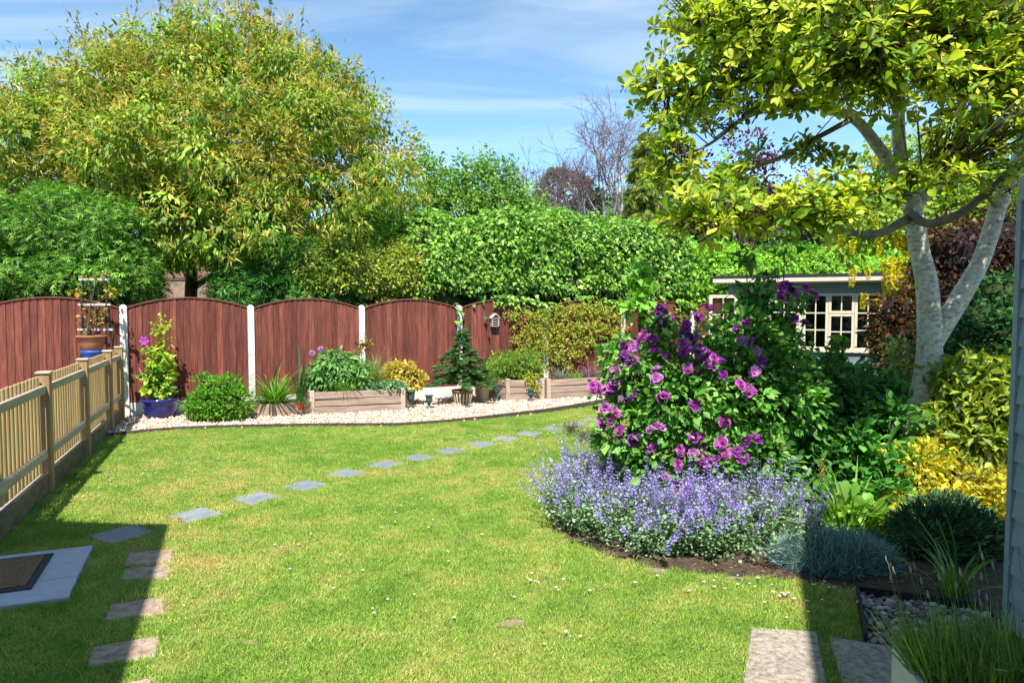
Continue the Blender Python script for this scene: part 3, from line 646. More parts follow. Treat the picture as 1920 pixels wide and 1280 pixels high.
MB().prism([cpt(.02, -.02), cpt(1.32, -.02), cpt(1.32, 2.12), cpt(.02, 2.12)], 2.402, 2.44).build('roof', felt, gs)

# ================================================================ the houses round the garden
def gable_house(name, label, c, along, across, L, W, eave, rise, wm, rm):
    """c: corner; walls run L along and W across; ridge along 'along'"""
    P_ = lambda a, b, z: (c[0] + along[0] * a + across[0] * b, c[1] + along[1] * a + across[1] * b, z)
    th = thing(name, label, 'house', P_(L / 2, W / 2, 0)); m = MB()
    V = [P_(0, 0, 0), P_(L, 0, 0), P_(L, W, 0), P_(0, W, 0), P_(0, 0, eave), P_(L, 0, eave), P_(L, W, eave), P_(0, W, eave), P_(0, W / 2, eave + rise), P_(L, W / 2, eave + rise)]
    m.add(V, [(0, 1, 5, 4), (1, 2, 6, 9, 5), (2, 3, 7, 6), (3, 0, 4, 8, 7)]); m.build('wall', wm, th)
    r = MB()
    for s in (0, 1):
        e0 = P_(-.02, -.03 if s == 0 else W + .03, eave - .01); e1 = P_(L + .02, -.03 if s == 0 else W + .03, eave - .01); r0, r1 = P_(-.02, W / 2, eave + rise + .02), P_(L + .02, W / 2, eave + rise + .02)
        up = lambda p: (p[0], p[1], p[2] + .08)
        r.add([e0, e1, r1, r0, up(e0), up(e1), up(r1), up(r0)], [(0, 1, 2, 3), (4, 5, 6, 7), (0, 1, 5, 4), (1, 2, 6, 5), (2, 3, 7, 6), (3, 0, 4, 7)])
    r.build('roof', rm, th); return th
gable_house('house', 'rendered house standing left of the camera and shading the grey step', (-2.74, 2.62), (.376, -.927), (-.927, -.376), 8.0, 6.0, 4.1, 2.1, render_m, tile_m)
shade_caster = thing('shade_block', 'unseen rendered block right of the camera, added to shade the pebbles', 'house', (3.4, .4, 0))
MB().prism([(1.1, -.7), (2.12, 2.1), (5.9, .75), (4.9, -2.0)], 0, 4.45).build('wall', render_m, shade_caster)  # added out of view, outline shaped to throw the shadow over lawn and pebbles
MB().prism([(1.08, -.72), (2.12, 2.12), (5.94, .76), (4.9, -2.06)], 4.452, 4.55).build('roof', felt, shade_caster)
nh = gable_house('neighbour_house', 'pink brick house glimpsed under the big tree', (-13.5, 21.0), (1, .12), (-.12, 1), 8.5, 6, 2.6, 1.5, brick_wall_m, tile_m)
MB().tube([(-8.35, 21.5, 0), (-8.35, 21.5, 2.5)], .05, 8).build('downpipe', white_pvc, nh)


# ================================================================ leaf materials
lf = leaf_mat('leaf', .5, .40); lf_gloss = leaf_mat('leaf_glossy', .48, .36, .35); lf_soft = leaf_mat('leaf_matt', .65, .25, .2); lf_con = leaf_mat('conifer_leaf', .65, .25, .2)
petal_m = leaf_mat('petal', .6, .30, .15, (1, .9, 1.05)); bark_t = leaf_mat('twig_bark', .85, 0, .15)
bark = mat('bark', (.05, .035, .025), (.14, .10, .075), 6, .9, .8, (5, 5, 1), bump_scale=18)
bark_pale = mat('pale_magnolia_bark', (.20, .18, .15), (.80, .76, .69), 9.0, .85, 1.0, (2, 2, 4), c3=(.62, .59, .53), bump_scale=14, detail=9)
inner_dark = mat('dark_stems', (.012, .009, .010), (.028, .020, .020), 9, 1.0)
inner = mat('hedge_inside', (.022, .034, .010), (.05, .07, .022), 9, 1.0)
def twigs(lv, A, B, w, c):
    A = np.asarray(A, float); B = np.asarray(B, float); d = B - A; L = np.linalg.norm(d, axis=1)
    lv.add(A, d, rvec(len(A)), L, np.broadcast_to(w, (len(A),)), T_TWIG, np.broadcast_to(np.asarray(c, float), (len(A), 3)))
def curve_tube(mb, pts, r0, r1, n=8, per=4):
    p = spline(pts, per); m_ = len(p); mb.tube(p, [r0 + (r1 - r0) * (i / (m_ - 1)) for i in range(m_)], n); return p

# ================================================================ hedges behind the fence
def fence_blobs(i0, i1, off, zlo, zhi, r, step=.4):
    out = []; i = i0
    while i <= i1:
        z = zlo
        while z <= zhi - r * .6:
            x, y = fpt(i + random.uniform(-.1, .1), off + random.uniform(-.12, .12)); out.append((x, y, z + random.uniform(-.1, .1), r * random.uniform(.85, 1.15), r * random.uniform(.85, 1.1), r * random.uniform(.9, 1.15))); z += r * .95
        i += step
    return out
def front_of(off):
    return lambda P: ((P[:, :2] - F0) @ FN > off) & (P[:, 2] > 1.4) & (((P[:, :2] - F0) @ FN < -.36) | (P[:, 2] > 2.06))
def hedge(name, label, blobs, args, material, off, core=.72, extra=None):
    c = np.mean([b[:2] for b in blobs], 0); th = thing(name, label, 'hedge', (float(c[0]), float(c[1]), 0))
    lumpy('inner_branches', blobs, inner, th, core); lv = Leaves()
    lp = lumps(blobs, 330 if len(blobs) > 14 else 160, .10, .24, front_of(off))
    for a in args: lv.add(*clump_leaves(lp + blobs, front=front_of(off), **a))
    if extra: extra(lv)
    lv.build('foliage', material, th)
    m = MB()
    for k in range(4): x, y = blobs[(k * len(blobs)) // 4][:2]; m.tube([(x, y, 0), (x, y, 1.2)], .06, 6)
    m.build('stem', bark, th); return th
G = lambda r, g, b, k=.92: lin(r, g, b, k)
bl = fence_blobs(-2.6, .18, -.95, .7, 3.5, .75)
hedge('conifer_hedge', 'bright green conifer hedge with feathery sprays at the left', bl,
      [dict(nc=2500, per=14, cr=.20, L=.125, W=.10, T=T_FROND2, cols=[G(96, 148, 50), G(128, 176, 66), G(64, 116, 44), G(150, 190, 96)], lo=.90, droop=.35, out=.6, jit=.5, up=.6, og=.8, nj=.35, sq=.6)], lf_con, -1.6)
bl = fence_blobs(1.06, 2.1, -1.15, .7, 3.3, .7)
hedge('conifer_hedge', 'dark drooping conifer hedge in the shade of the big tree', bl,
      [dict(nc=1100, per=14, cr=.22, L=.15, W=.12, T=T_FROND2, cols=[G(84, 138, 56), G(112, 164, 76), G(60, 108, 46)], lo=.88, droop=.6, out=.6, jit=.5, up=.5, og=.8, nj=.35, sq=.5)], lf_con, -1.8)
bl = fence_blobs(1.75, 2.75, -.95, 1.0, 3.25, .72, .33)
hedge('clipped_hedge', 'olive green fine leaved clipped hedge behind the yellow leaved bush', bl,
      [dict(nc=2300, per=22, cr=.15, L=.075, W=.035, T=T_SIMPLE, cols=[G(150, 176, 60), G(178, 194, 80), G(120, 146, 50), G(180, 168, 100)], lo=.94, droop=.0, out=.5, jit=.9, up=.6, og=.8, nj=.4, sq=.6)], lf_soft, -1.6)
bl = fence_blobs(2.35, 3.5, -1.5, 1.5, 3.75, .68, .35)
hedge('conifer_hedge', 'mid green conifer hedge with loose tips left of the ivy', bl,
      [dict(nc=1300, per=14, cr=.22, L=.15, W=.11, T=T_FROND2, cols=[G(124, 178, 62), G(152, 196, 78), G(90, 144, 54)], lo=.92, droop=.0, out=.6, jit=.5, up=.6, og=.8, nj=.35, sq=.5)], lf_con, -2.2)
bl = fence_blobs(2.95, 6.1, -.85, 1.0, 3.45, .70, .36)
ivycols = [G(122, 170, 56), G(150, 194, 76), G(92, 142, 48), G(178, 210, 116), G(64, 106, 40)]
def ivy_tail(lv):
    n = 1500; i = rng.uniform(2.95, 6.05, n); i = i[rng.random(n) < np.clip(.35 + .5 * np.sin(i * 5.3 + 1) + .4 * np.sin(i * 13.1), .05, 1)]; n = len(i); P = F0 + FS * i[:, None] + FN * rng.uniform(.03, .12, (n, 1)); arch = 1.72 + .17 * np.abs(np.sin(np.pi * (i % 1))) ** .85
    z = arch + .10 - rng.exponential(.10, n) * (.4 + 1.3 * np.sin(i * 9.0) ** 2); lv.add(np.c_[P, z], np.c_[np.tile(FN, (n, 1)), -np.ones(n)] + rng.normal(size=(n, 3)) * .4, np.c_[np.tile(FN, (n, 1)), np.full(n, .8)] + rng.normal(size=(n, 3)) * .3, .085, .085, T_IVY, palette(n, ivycols, .15))
hedge('ivy_hedge', 'glossy green ivy covered hedge spilling over the fence', bl,
      [dict(nc=3300, per=12, cr=.16, L=.078, W=.074, T=T_IVY, cols=ivycols, lo=.94, droop=.75, out=.5, jit=.5, up=.7, og=.8, nj=.38, sq=.6, flat=1.0)], lf_gloss, -1.5, extra=ivy_tail)
bl = fence_blobs(5.8, 11.5, -1.0, 1.0, 3.75, .8, .42)
hedge('leafy_hedge', 'yellow green leafy hedge behind the summerhouse roof', bl,
      [dict(nc=2300, per=14, cr=.22, L=.11, W=.07, T=T_SIMPLE, cols=[G(150, 196, 70), G(176, 212, 94), G(110, 164, 56)], lo=.93, droop=.4, out=.5, jit=.6, og=.8, nj=.38, sq=.5)], lf, -1.6)

# ================================================================ big broadleaf tree with catkins
crown = [(-6.42, 14.6, 5.18, 2.9, 2.3, 2.0), (-8.94, 14, 5.57, 1.0, 1.1, 0.9), (-7.8, 14.2, 6.22, 0.95, 1.1, 0.9), (-6.87, 14.2, 6.49, 0.8, 1.0, 0.85), (-5.81, 14.3, 6.74, 0.85, 1.1, 0.9), (-4.72, 14.3, 6.41, 0.9, 1.1, 0.9), (-3.83, 14.2, 5.68, 0.9, 1.1, 0.9), (-3.21, 14.1, 4.74, 0.9, 1.1, 0.8), (-2.64, 13.9, 4.06, 0.65, 0.8, 0.6), (-3.47, 13.2, 4.25, 1.1, 1.0, 0.95), (-5.0, 12.7, 4.54, 1.25, 1.0, 1.05), (-6.67, 12.7, 4.54, 1.2, 1.0, 1.05), (-8.77, 13.2, 4.45, 1.15, 1.1, 1.0), (-10.29, 13.6, 4.53, 1.0, 1.1, 0.85), (-7.8, 12.9, 3.3, 0.8, 0.8, 0.65), (-6.56, 12.8, 2.99, 0.6, 0.7, 0.5), (-5.81, 12.7, 3.18, 0.8, 0.8, 0.65), (-4.97, 12.8, 2.99, 0.7, 0.7, 0.5), (-4.17, 12.8, 3.24, 0.85, 0.8, 0.6), (-3.17, 13.2, 3.44, 0.7, 0.8, 0.55), (-10.73, 13.2, 3.94, 1.0, 1, 0.9), (-5.48, 13.2, 5.65, 1.2, 1.0, 0.95), (-7.37, 13.3, 5.48, 1.0, 1.0, 0.95), (-4.13, 13.4, 5.31, 1.0, 1.0, 0.95)]
ct = thing('broadleaf_tree', 'huge domed green tree covered in yellow brown catkins behind the fence', 'tree', (-6.75, 14.3, 0))
m = MB(); top_ = (-6.6, 14.3, 3.6)
curve_tube(m, [(-6.75, 14.3, 0), (-6.72, 14.3, 1.6), (-6.65, 14.25, 2.6), top_], .15, .10, 9)
for b in crown[1::2]: curve_tube(m, [(-6.7, 14.3, 2.0 + random.uniform(0, 1.2)), ((b[0] - 6.7) / 2 + random.uniform(-.2, .2), (b[1] + 14.3) / 2, (b[2] + 2.6) / 2 - .1), b[:3]], .07, .02, 6)
m.build('trunk', bark, ct)
lv = Leaves(); fr = lambda P: (P[:, 2] > 2.2); crl = lumps(crown[1:], 300, .22, .55, fr, .92)
tcol = [G(116, 152, 50), G(146, 174, 62), G(88, 128, 42), G(168, 180, 76)]
lv.add(*clump_leaves(crl + crown[:1], 1800, 34, .24, .118, .042, T_LANCE, tcol, lo=.80, cspread=.26, droop=.75, out=.55, jit=.6, flat=.7, front=fr, up=.6, og=.7, nj=.4, sq=.3))
lv.add(*clump_leaves(crl, 600, 26, .24, .11, .04, T_LANCE, [G(136, 132, 48), G(120, 142, 44), G(160, 150, 60)], lo=1.0, droop=.2, out=.9, jit=.6, flat=1.3, front=lambda P: P[:, 2] > 4.2))
lv.add(*clump_leaves([crown[0]], 260, 40, .45, .15, .052, T_LANCE, tcol, lo=.5, droop=.6, front=fr))
# leading shoots that break the outline
nsh = 150; Cs, Os = blob_points(crown[1:], nsh, .97, lambda P: P[:, 2] > 5.0); k = 16; ci = np.repeat(np.arange(nsh), k); t = np.tile(np.linspace(0, 1, k), nsh); ds = unit(Os * .7 + UP * .6 + rng.normal(size=(nsh, 3)) * .15); Ls = rng.uniform(.35, .8, nsh)
lv.add(Cs[ci] + ds[ci] * (t * Ls[ci])[:, None] + rng.normal(size=(nsh * k, 3)) * .03, rng.normal(size=(nsh * k, 3)) * .6 + ds[ci] * .4 - UP * .4, UP + rng.normal(size=(nsh * k, 3)) * .5, .11, .04, T_LANCE, palette(nsh * k, [G(136, 132, 48), G(110, 132, 44), G(150, 124, 60)], .15))
twigs(lv, Cs, Cs + ds * Ls[:, None], .014, (.12, .09, .05))
lv.build('crown', lf, ct)
lv = Leaves(); nc = 3800; C, O = blob_points(crl, nc, .99, lambda P: (P[:, 2] > 2.7) & (P[:, 1] < 14.9)); per = 9; ci = np.repeat(np.arange(nc), per); n = len(ci); C = C + O * rng.uniform(.03, .22, (nc, 1))
side = unit(np.c_[-O[:, 1], O[:, 0], np.zeros(nc)]) * rng.choice([-1, 1], (nc, 1))
D = unit(O[ci] * .6 + side[ci] * .5 + rng.normal(size=(n, 3)) * .45 + UP * .05)
lv.add(C[ci] + rng.normal(size=(n, 3)) * .06, D, UP + rng.normal(size=(n, 3)) * .4, rng.uniform(.09, .18, n), .018, T_BLADE_ST, palette(n, [G(216, 192, 98), G(202, 172, 86), G(224, 204, 124), G(192, 182, 88)], .14) * np.exp(rng.normal(0, .12, (nc, 1)))[ci])
lv.build('catkins', lf_soft, ct)

# ================================================================ trees far behind
def tree(name, label, base, blobs, trunk_r, leaf_args, material, core=None, cat='tree', group=None, limbs=None, nlimb=5):
    th = thing(name, label, cat, base, group); m = MB(); c = np.mean([b[:3] for b in blobs], 0)
    curve_tube(m, [base, (base[0] * .6 + c[0] * .4, base[1], base[2] + (c[2] - base[2]) * .5), tuple(c)], trunk_r, trunk_r * .5, 7)
    for b in blobs[:40]: curve_tube(m, [(base[0] * .5 + c[0] * .5, base[1] * .5 + c[1] * .5, base[2] * .4 + c[2] * .6), tuple((np.array(b[:3]) + c) / 2), b[:3]], trunk_r * .4, .015, 5, 3)
    m.build('trunk', bark, th)
    if core: lumpy('inner_branches', blobs, inner, th, core)
    lv = Leaves()
    for a in leaf_args: lv.add(*clump_leaves(blobs, **a))
    lv.build('crown', material, th); return th
pl_ = [(-2.81, 22.0, 5.84, 0.2, 0.3, 1.1), (-2.35, 22.0, 5.59, 0.22, 0.3, 0.9), (-1.96, 22.0, 5.42, 0.2, 0.3, 0.8), (-1.57, 22.0, 5.67, 0.2, 0.3, 0.8), (-1.14, 22.0, 5.84, 0.2, 0.3, 1.0), (-0.82, 22.0, 5.93, 0.2, 0.3, 1.0), (-0.43, 22.0, 5.67, 0.22, 0.3, 0.9), (0.0, 22.0, 5.55, 0.2, 0.3, 0.8), (0.43, 22.0, 5.17, 0.22, 0.3, 0.6), (0.89, 22.0, 4.83, 0.3, 0.3, 0.5), (-2.9, 22.0, 4.74, 0.8, 0.7, 0.8), (-1.7, 22.0, 4.83, 0.9, 0.8, 0.75), (-0.51, 22.0, 4.74, 0.9, 0.8, 0.7), (0.68, 22.0, 4.41, 0.8, 0.8, 0.55), (-2.21, 22.0, 5.42, 0.6, 0.6, 0.6), (-0.94, 22.0, 5.42, 0.7, 0.6, 0.6), (0.09, 22.0, 5.08, 0.5, 0.5, 0.5)]
tree('leafy_tree', 'fresh green tree with upright shoots behind the hedge', (-1.3, 22, 0), pl_, .12,
     [dict(nc=1000, per=14, cr=.2, L=.13, W=.07, T=T_SIMPLE, cols=[G(128, 166, 74), G(152, 186, 92), G(96, 136, 58)], lo=.55, droop=.1, out=.6, jit=.7, flat=1.4, up=.6)], lf)
# bare birch
bt = thing('bare_birch', 'bare grey birch with fine mauve twigs against the sky', 'tree', (4.2, 30, 0)); m = MB(); lv = Leaves()
brg = np.random.default_rng(21); TA, TB, TW = [], [], []
def grow(p, d, L, r, depth):
    q = p + d * L; m_ = MB
    if r > .018: m.tube([tuple(p), tuple((p + q) / 2 + brg.normal(size=3) * L * .03), tuple(q)], [r, r * .88, r * .75], 5)
    else: TA.append(p); TB.append(q); TW.append(r * 2)
    if depth == 0: return
    for k in range(brg.integers(2, 4) if depth > 2 else brg.integers(3, 5)):
        nd = d + brg.normal(size=3) * (.30 if depth > 3 else .55) + np.array((0, 0, .10)); grow(q if brg.random() < .6 else p + d * L * brg.uniform(.45, 1), unit(nd), L * brg.uniform(.68, .86), r * brg.uniform(.52, .68), depth - 1)
for d0, L0, h0 in (((-.75, 0, 1), 2.1, 2.2), ((-.35, .1, 1), 2.0, 2.4), ((.15, 0, 1), 2.3, 2.6), ((-.05, -.1, 1), 2.3, 3.0), ((-.5, .2, 1), 1.9, 2.4), ((.3, .1, 1), 1.9, 2.2)):
    grow(np.array((4.2, 30.0, h0)), unit(np.array(d0, float)), L0, .11, 6)
m.tube([(4.2, 30, 0), (4.2, 30, 2), (4.2, 30, 4)], [.16, .14, .11], 8)
m.build('trunk', mat('birch_bark', (.16, .14, .14), (.46, .43, .41), 4, .8, .2), bt)
twigs(lv, TA, TB, np.maximum(np.array(TW), .012), lin(104, 84, 92)); lv.build('twigs', bark_t, bt)
# golden drooping conifer
co = thing('golden_conifer', 'tall olive gold conifer with drooping branches beside the birch', 'tree', (5.0, 27, 0)); m = MB(); m.tube([(5.0, 27, 0), (5.1, 27, 5), (5.3, 27, 8.7)], [.2, .14, .03], 7); m.build('trunk', bark, co)
lv = Leaves(); P_, D_ = [], []
for k in range(80):
    z = 3.0 + 5.6 * (k / 80) ** .9; r = (1.45 * (1 - (z - 3.0) / 6.0) + .12) * random.uniform(.6, 1.15); a = random.uniform(0, 6.28); bx_ = 5.0 + .05 * (z - 3)
    for s in np.linspace(.2, 1, 9):
        for _ in range(7): P_.append((bx_ + r * s * math.cos(a) + random.gauss(0, .08), 27 + r * s * math.sin(a) + random.gauss(0, .08), z - .35 * s * s * r + random.gauss(0, .06))); D_.append((math.cos(a) * .6, math.sin(a) * .6, -.75))
P_ = np.array(P_); D_ = np.array(D_) + rng.normal(size=P_.shape) * .3
lv.add(P_, D_, UP + rng.normal(size=P_.shape) * .4, rng.uniform(.25, .45, len(P_)), .22, T_FROND3, palette(len(P_), [G(132, 150, 62), G(164, 172, 78), G(92, 116, 50)], .15)); lv.build('crown', lf_con, co)
dk = [(3.25, 42.0, 8.13, 1.6, 1.5, 1.9), (4.39, 42.0, 7.48, 1.5, 1.5, 1.4), (6.19, 42.0, 6.84, 2.5, 1.5, 1.6), (2.28, 42.0, 6.51, 2.0, 1.5, 1.2)]
tree('distant_tree', 'small dark olive tree far behind the bare birch', (4.0, 42, 0), dk, .2, [dict(nc=240, per=30, cr=.5, L=.3, W=.18, T=T_SIMPLE, cols=[G(86, 98, 52), G(64, 80, 44)], lo=.8)], lf)
dk = [(6.72, 34.0, 6.65, 1.1, 1.2, 1.3), (7.63, 34.0, 7.17, 1.0, 1.2, 1.4), (8.56, 34.0, 6.39, 1.3, 1.2, 1.2), (9.75, 34.0, 6.65, 1.4, 1.2, 1.4), (11.59, 34.0, 6.39, 1.8, 1.2, 1.2), (6.07, 34.0, 5.87, 1.2, 1.2, 0.8), (10.55, 34.0, 5.73, 1.5, 1.2, 0.9), (12.92, 34.0, 5.73, 1.6, 1.2, 1.0), (15.04, 34.0, 5.6, 1.6, 1.2, 1.0)]
tree('distant_tree', 'pale green distant tree right of the golden conifer', (7.6, 34, 0), dk, .2, [dict(nc=560, per=30, cr=.45, L=.26, W=.16, T=T_SIMPLE, cols=[G(124, 160, 100), G(98, 140, 84)], lo=.75, jit=.9)], lf)
pu = [(4.27, 17.5, 4.26, 0.5, 0.5, 0.6), (4.6, 17.5, 5.07, 0.5, 0.5, 0.6), (5.81, 17.5, 5.6, 0.7, 0.6, 0.6), (6.22, 17.5, 5.07, 0.8, 0.6, 0.6), (6.9, 17.5, 5.07, 0.8, 0.6, 0.6), (5.15, 17.5, 4.13, 0.7, 0.6, 0.5), (7.32, 17.5, 4.4, 0.9, 0.7, 0.6), (6.24, 17.5, 4.13, 0.9, 0.7, 0.6)]
tree('purple_tree', 'purple leaved tree seen through the magnolia branches', (6.2, 17.5, 0), pu, .1, [dict(nc=190, per=22, cr=.26, L=.10, W=.06, T=T_SIMPLE, cols=[G(92, 40, 70), G(120, 60, 92), G(60, 28, 46)], lo=.5)], lf)

dk = [(11.64, 25.0, 4.58, 1.3, 1.2, 1.2), (13.18, 25.0, 4.96, 1.3, 1.2, 1.3), (15.12, 25.0, 4.77, 1.5, 1.2, 1.4), (17.05, 25.0, 5.16, 1.5, 1.2, 1.5), (18.99, 25.0, 5.16, 1.6, 1.2, 1.5)]
tree('distant_tree', 'mid green tree far behind the laburnum', (15.0, 25, 0), dk, .2, [dict(nc=420, per=26, cr=.4, L=.2, W=.12, T=T_SIMPLE, cols=[G(104, 146, 70), G(80, 124, 56)], lo=.8)], lf, .8)

# ================================================================ magnolia with pale forked trunk
mg = thing('magnolia_tree', 'magnolia with pale forked trunk and big yellow green leaves at the right', 'tree', (3.72, 6.3, 0))
TR = [(3.63, 6.3, -0.05), (3.71, 6.3, 0.43), (3.79, 6.28, 0.88), (3.83, 6.25, 1.32), (3.85, 6.22, 1.67)]
LL = [(3.85, 6.22, 1.62), (3.76, 6.2, 1.91), (3.65, 6.15, 2.24), (3.57, 6.1, 2.52), (3.49, 6.05, 2.74)]
RL = [(3.88, 6.22, 1.52), (4.05, 6.2, 1.8), (4.19, 6.15, 2.12), (4.25, 6.1, 2.4), (4.27, 6.05, 2.61), (4.32, 6.0, 2.81), (4.35, 5.9, 3.08), (4.3, 5.8, 3.59), (4.31, 5.7, 4.15)]
m = MB()
def limb(pts, rads, n=14, per=5):
    p = spline([(*a, r) for a, r in zip(pts, rads)], per); m.tube([q[:3] for q in p], [max(.004, q[3]) for q in p], n); return [q[:3] for q in p]
limb(TR[:-1] + LL[1:], [.17, .145, .115, .108, .092, .082, .082, .07], 18); limb(TR[2:4] + RL[1:], [.05, .08, .084, .074, .07, .066, .06, .05, .04, .03], 16)
m.build('trunk', bark_pale, mg, smooth=True)
m = MB(); BR = []; pale_done = False
for pts, rads in [([(3.52, 6.05, 2.65), (3.35, 5.95, 3.0), (3.23, 5.8, 3.41), (3.16, 5.6, 3.73), (3.07, 5.4, 4.11), (3.02, 5.3, 4.42)], [0.066, 0.056, 0.05, 0.04, 0.03, 0.015]), ([(3.46, 6.05, 2.79), (3.14, 5.9, 3.08), (2.83, 5.75, 3.3), (2.41, 5.6, 3.37), (2.03, 5.5, 3.3), (1.82, 5.5, 3.22), (1.61, 5.5, 3.07)], [0.06, 0.05, 0.04, 0.03, 0.024, 0.018, 0.01]), ([(3.57, 6.1, 2.64), (3.71, 6.0, 2.83), (3.78, 5.9, 3.04), (3.81, 5.7, 3.38), (3.75, 5.5, 3.74), (3.71, 5.4, 4.11)], [0.06, 0.05, 0.04, 0.03, 0.025, 0.015]), ([(3.44, 6.0, 2.58), (3.51, 5.8, 2.44), (3.65, 5.6, 2.5), (3.79, 5.5, 2.65), (3.94, 5.4, 2.82), (4.09, 5.3, 2.9)], [0.036, 0.036, 0.033, 0.03, 0.025, 0.018]), ([(3.47, 6.0, 2.51), (3.01, 5.7, 2.34), (2.51, 5.4, 2.35), (2.1, 5.2, 2.4), (1.74, 5.1, 2.39), (1.36, 5.0, 2.34)], [0.045, 0.032, 0.025, 0.02, 0.015, 0.008]), ([(3.26, 5.8, 3.41), (2.7, 5.5, 3.66), (2.23, 5.4, 3.78), (1.82, 5.4, 3.86), (1.52, 5.5, 3.86)], [0.045, 0.035, 0.028, 0.02, 0.01]), ([(2.83, 5.75, 3.3), (2.46, 5.6, 3.1), (2.08, 5.5, 2.9), (1.7, 5.5, 2.78), (1.36, 5.5, 2.69)], [0.025, 0.02, 0.016, 0.012, 0.007]), ([(2.41, 5.6, 3.37), (1.98, 5.5, 3.53), (1.61, 5.5, 3.49), (1.25, 5.6, 3.44), (1.08, 5.6, 3.48)], [0.025, 0.02, 0.015, 0.011, 0.006]), ([(3.81, 5.7, 3.38), (3.33, 5.3, 3.59), (2.83, 5.0, 3.63), (2.5, 4.8, 3.63)], [0.025, 0.02, 0.014, 0.008]), ([(4.27, 6.05, 2.61), (3.72, 5.6, 2.8), (3.22, 5.2, 2.72), (2.8, 4.9, 2.61)], [0.03, 0.022, 0.014, 0.008]), ([(1.82, 5.5, 3.22), (1.56, 5.45, 3.02), (1.33, 5.4, 2.92), (1.17, 5.4, 2.88)], [0.014, 0.012, 0.009, 0.006])]:
    if len(BR) and rads[0] < .06 and not pale_done: m.build('limbs', bark_pale, mg, smooth=True); m = MB(); pale_done = True
    BR += limb(pts, rads, 9, 5)
m.build('branches', mat('dark_branch', (.12, .10, .075), (.30, .26, .20), 9, .85, .5), mg, smooth=True)
BR = np.array(BR)
mb = [(1.54, 5.6, 4.03, 0.5, 0.5, 0.4), (1.86, 5.3, 3.9, 0.55, 0.55, 0.44), (2.26, 5.1, 3.82, 0.6, 0.6, 0.48), (2.7, 4.9, 3.74, 0.6, 0.6, 0.48), (3.18, 4.9, 3.74, 0.6, 0.6, 0.48), (3.67, 5.0, 3.71, 0.6, 0.6, 0.48), (1.18, 5.6, 3.5, 0.26, 0.26, 0.208), (1.44, 5.5, 3.53, 0.36, 0.36, 0.288), (1.75, 5.3, 3.55, 0.4, 0.4, 0.32), (2.07, 5.1, 3.52, 0.42, 0.42, 0.336), (2.41, 4.9, 3.41, 0.42, 0.42, 0.336), (2.8, 4.8, 3.3, 0.42, 0.42, 0.336), (3.21, 4.8, 3.27, 0.42, 0.42, 0.336), (3.62, 4.9, 3.19, 0.45, 0.45, 0.36), (1.25, 5.6, 3.18, 0.26, 0.26, 0.208), (1.48, 5.5, 3.26, 0.26, 0.26, 0.208), (1.74, 5.4, 3.27, 0.22, 0.22, 0.176), (1.32, 5.5, 2.9, 0.24, 0.24, 0.192), (1.21, 5.6, 2.8, 0.15, 0.15, 0.12), (2.04, 5.2, 3.28, 0.22, 0.22, 0.176), (2.31, 5.0, 3.27, 0.22, 0.22, 0.176), (2.6, 4.9, 3.2, 0.2, 0.2, 0.16), (3.09, 4.9, 3.07, 0.22, 0.22, 0.176), (1.3, 5.1, 2.45, 0.22, 0.22, 0.176), (1.51, 5.0, 2.49, 0.26, 0.26, 0.208), (1.75, 4.9, 2.4, 0.26, 0.26, 0.208), (1.99, 4.85, 2.45, 0.26, 0.26, 0.208), (2.23, 4.8, 2.48, 0.26, 0.26, 0.208), (2.23, 4.8, 2.35, 0.2, 0.2, 0.16), (2.58, 4.9, 2.51, 0.22, 0.22, 0.176), (2.8, 4.9, 2.65, 0.2, 0.2, 0.16), (3.01, 4.8, 2.65, 0.18, 0.18, 0.144), (3.47, 5.0, 2.99, 0.3, 0.3, 0.24), (3.74, 5.2, 2.72, 0.22, 0.22, 0.176), (1.99, 5.6, 2.93, 0.14, 0.14, 0.112), (2.33, 5.6, 3.01, 0.14, 0.14, 0.112), (2.55, 5.5, 2.9, 0.14, 0.14, 0.112), (1.72, 5.3, 2.7, 0.2, 0.2, 0.16), (1.44, 5.0, 2.3, 0.14, 0.14, 0.112), (1.16, 5.0, 2.3, 0.12, 0.12, 0.096), (4.19, 5.2, 3.55, 0.7, 0.7, 0.56), (4.11, 5.4, 4.35, 0.6, 0.6, 0.48), (3.39, 5.3, 4.3, 0.6, 0.6, 0.48), (2.63, 5.4, 4.35, 0.6, 0.6, 0.48), (1.88, 5.6, 4.4, 0.5, 0.5, 0.4)]
lv = Leaves(); n = 3100; C, O = blob_points(mb, n, .3)
# twigs from the whorls back towards the nearest bough
dist = ((C[:, None, :] - BR[None, ::2, :]) ** 2).sum(2); near = BR[::2][dist.argmin(1)]; dv = near - C; dl_ = np.linalg.norm(dv, axis=1, keepdims=True)
mid = C + dv * np.minimum(1, .45 / dl_) + rng.normal(size=C.shape) * .03
tw = Leaves(); twigs(tw, mid, C, .012, (.10, .075, .045)); sel = dl_[:, 0] > .45; s2 = (rng.random(n) < .3) & (C[:, 2] < 4.0); ss = sel & s2
twigs(tw, near[ss], mid[ss], .02, (.09, .065, .04)); tw.build('twigs', bark_t, mg)['kind'] = 'stuff'
per = 7; ci = np.repeat(np.arange(n), per); k = len(ci); ax = unit(O * .5 + UP * .75 + rng.normal(size=(n, 3)) * .35)[ci]
a = np.tile(np.arange(per) * 2.4, n) + np.repeat(rng.uniform(0, 6.28, n), per); e1 = unit(np.cross(ax, rvec(k))); e1 = unit(np.cross(ax, np.tile([.3, .9, .2], (k, 1)))); e2 = np.cross(ax, e1)
rad = e1 * np.cos(a)[:, None] + e2 * np.sin(a)[:, None]; tilt = np.tile(np.linspace(.1, .8, per), n)[:, None]
D = unit(rad + ax * tilt + rng.normal(size=(k, 3)) * .22 - UP * .12); N = unit(ax + rng.normal(size=(k, 3)) * .28 - rad * .2)
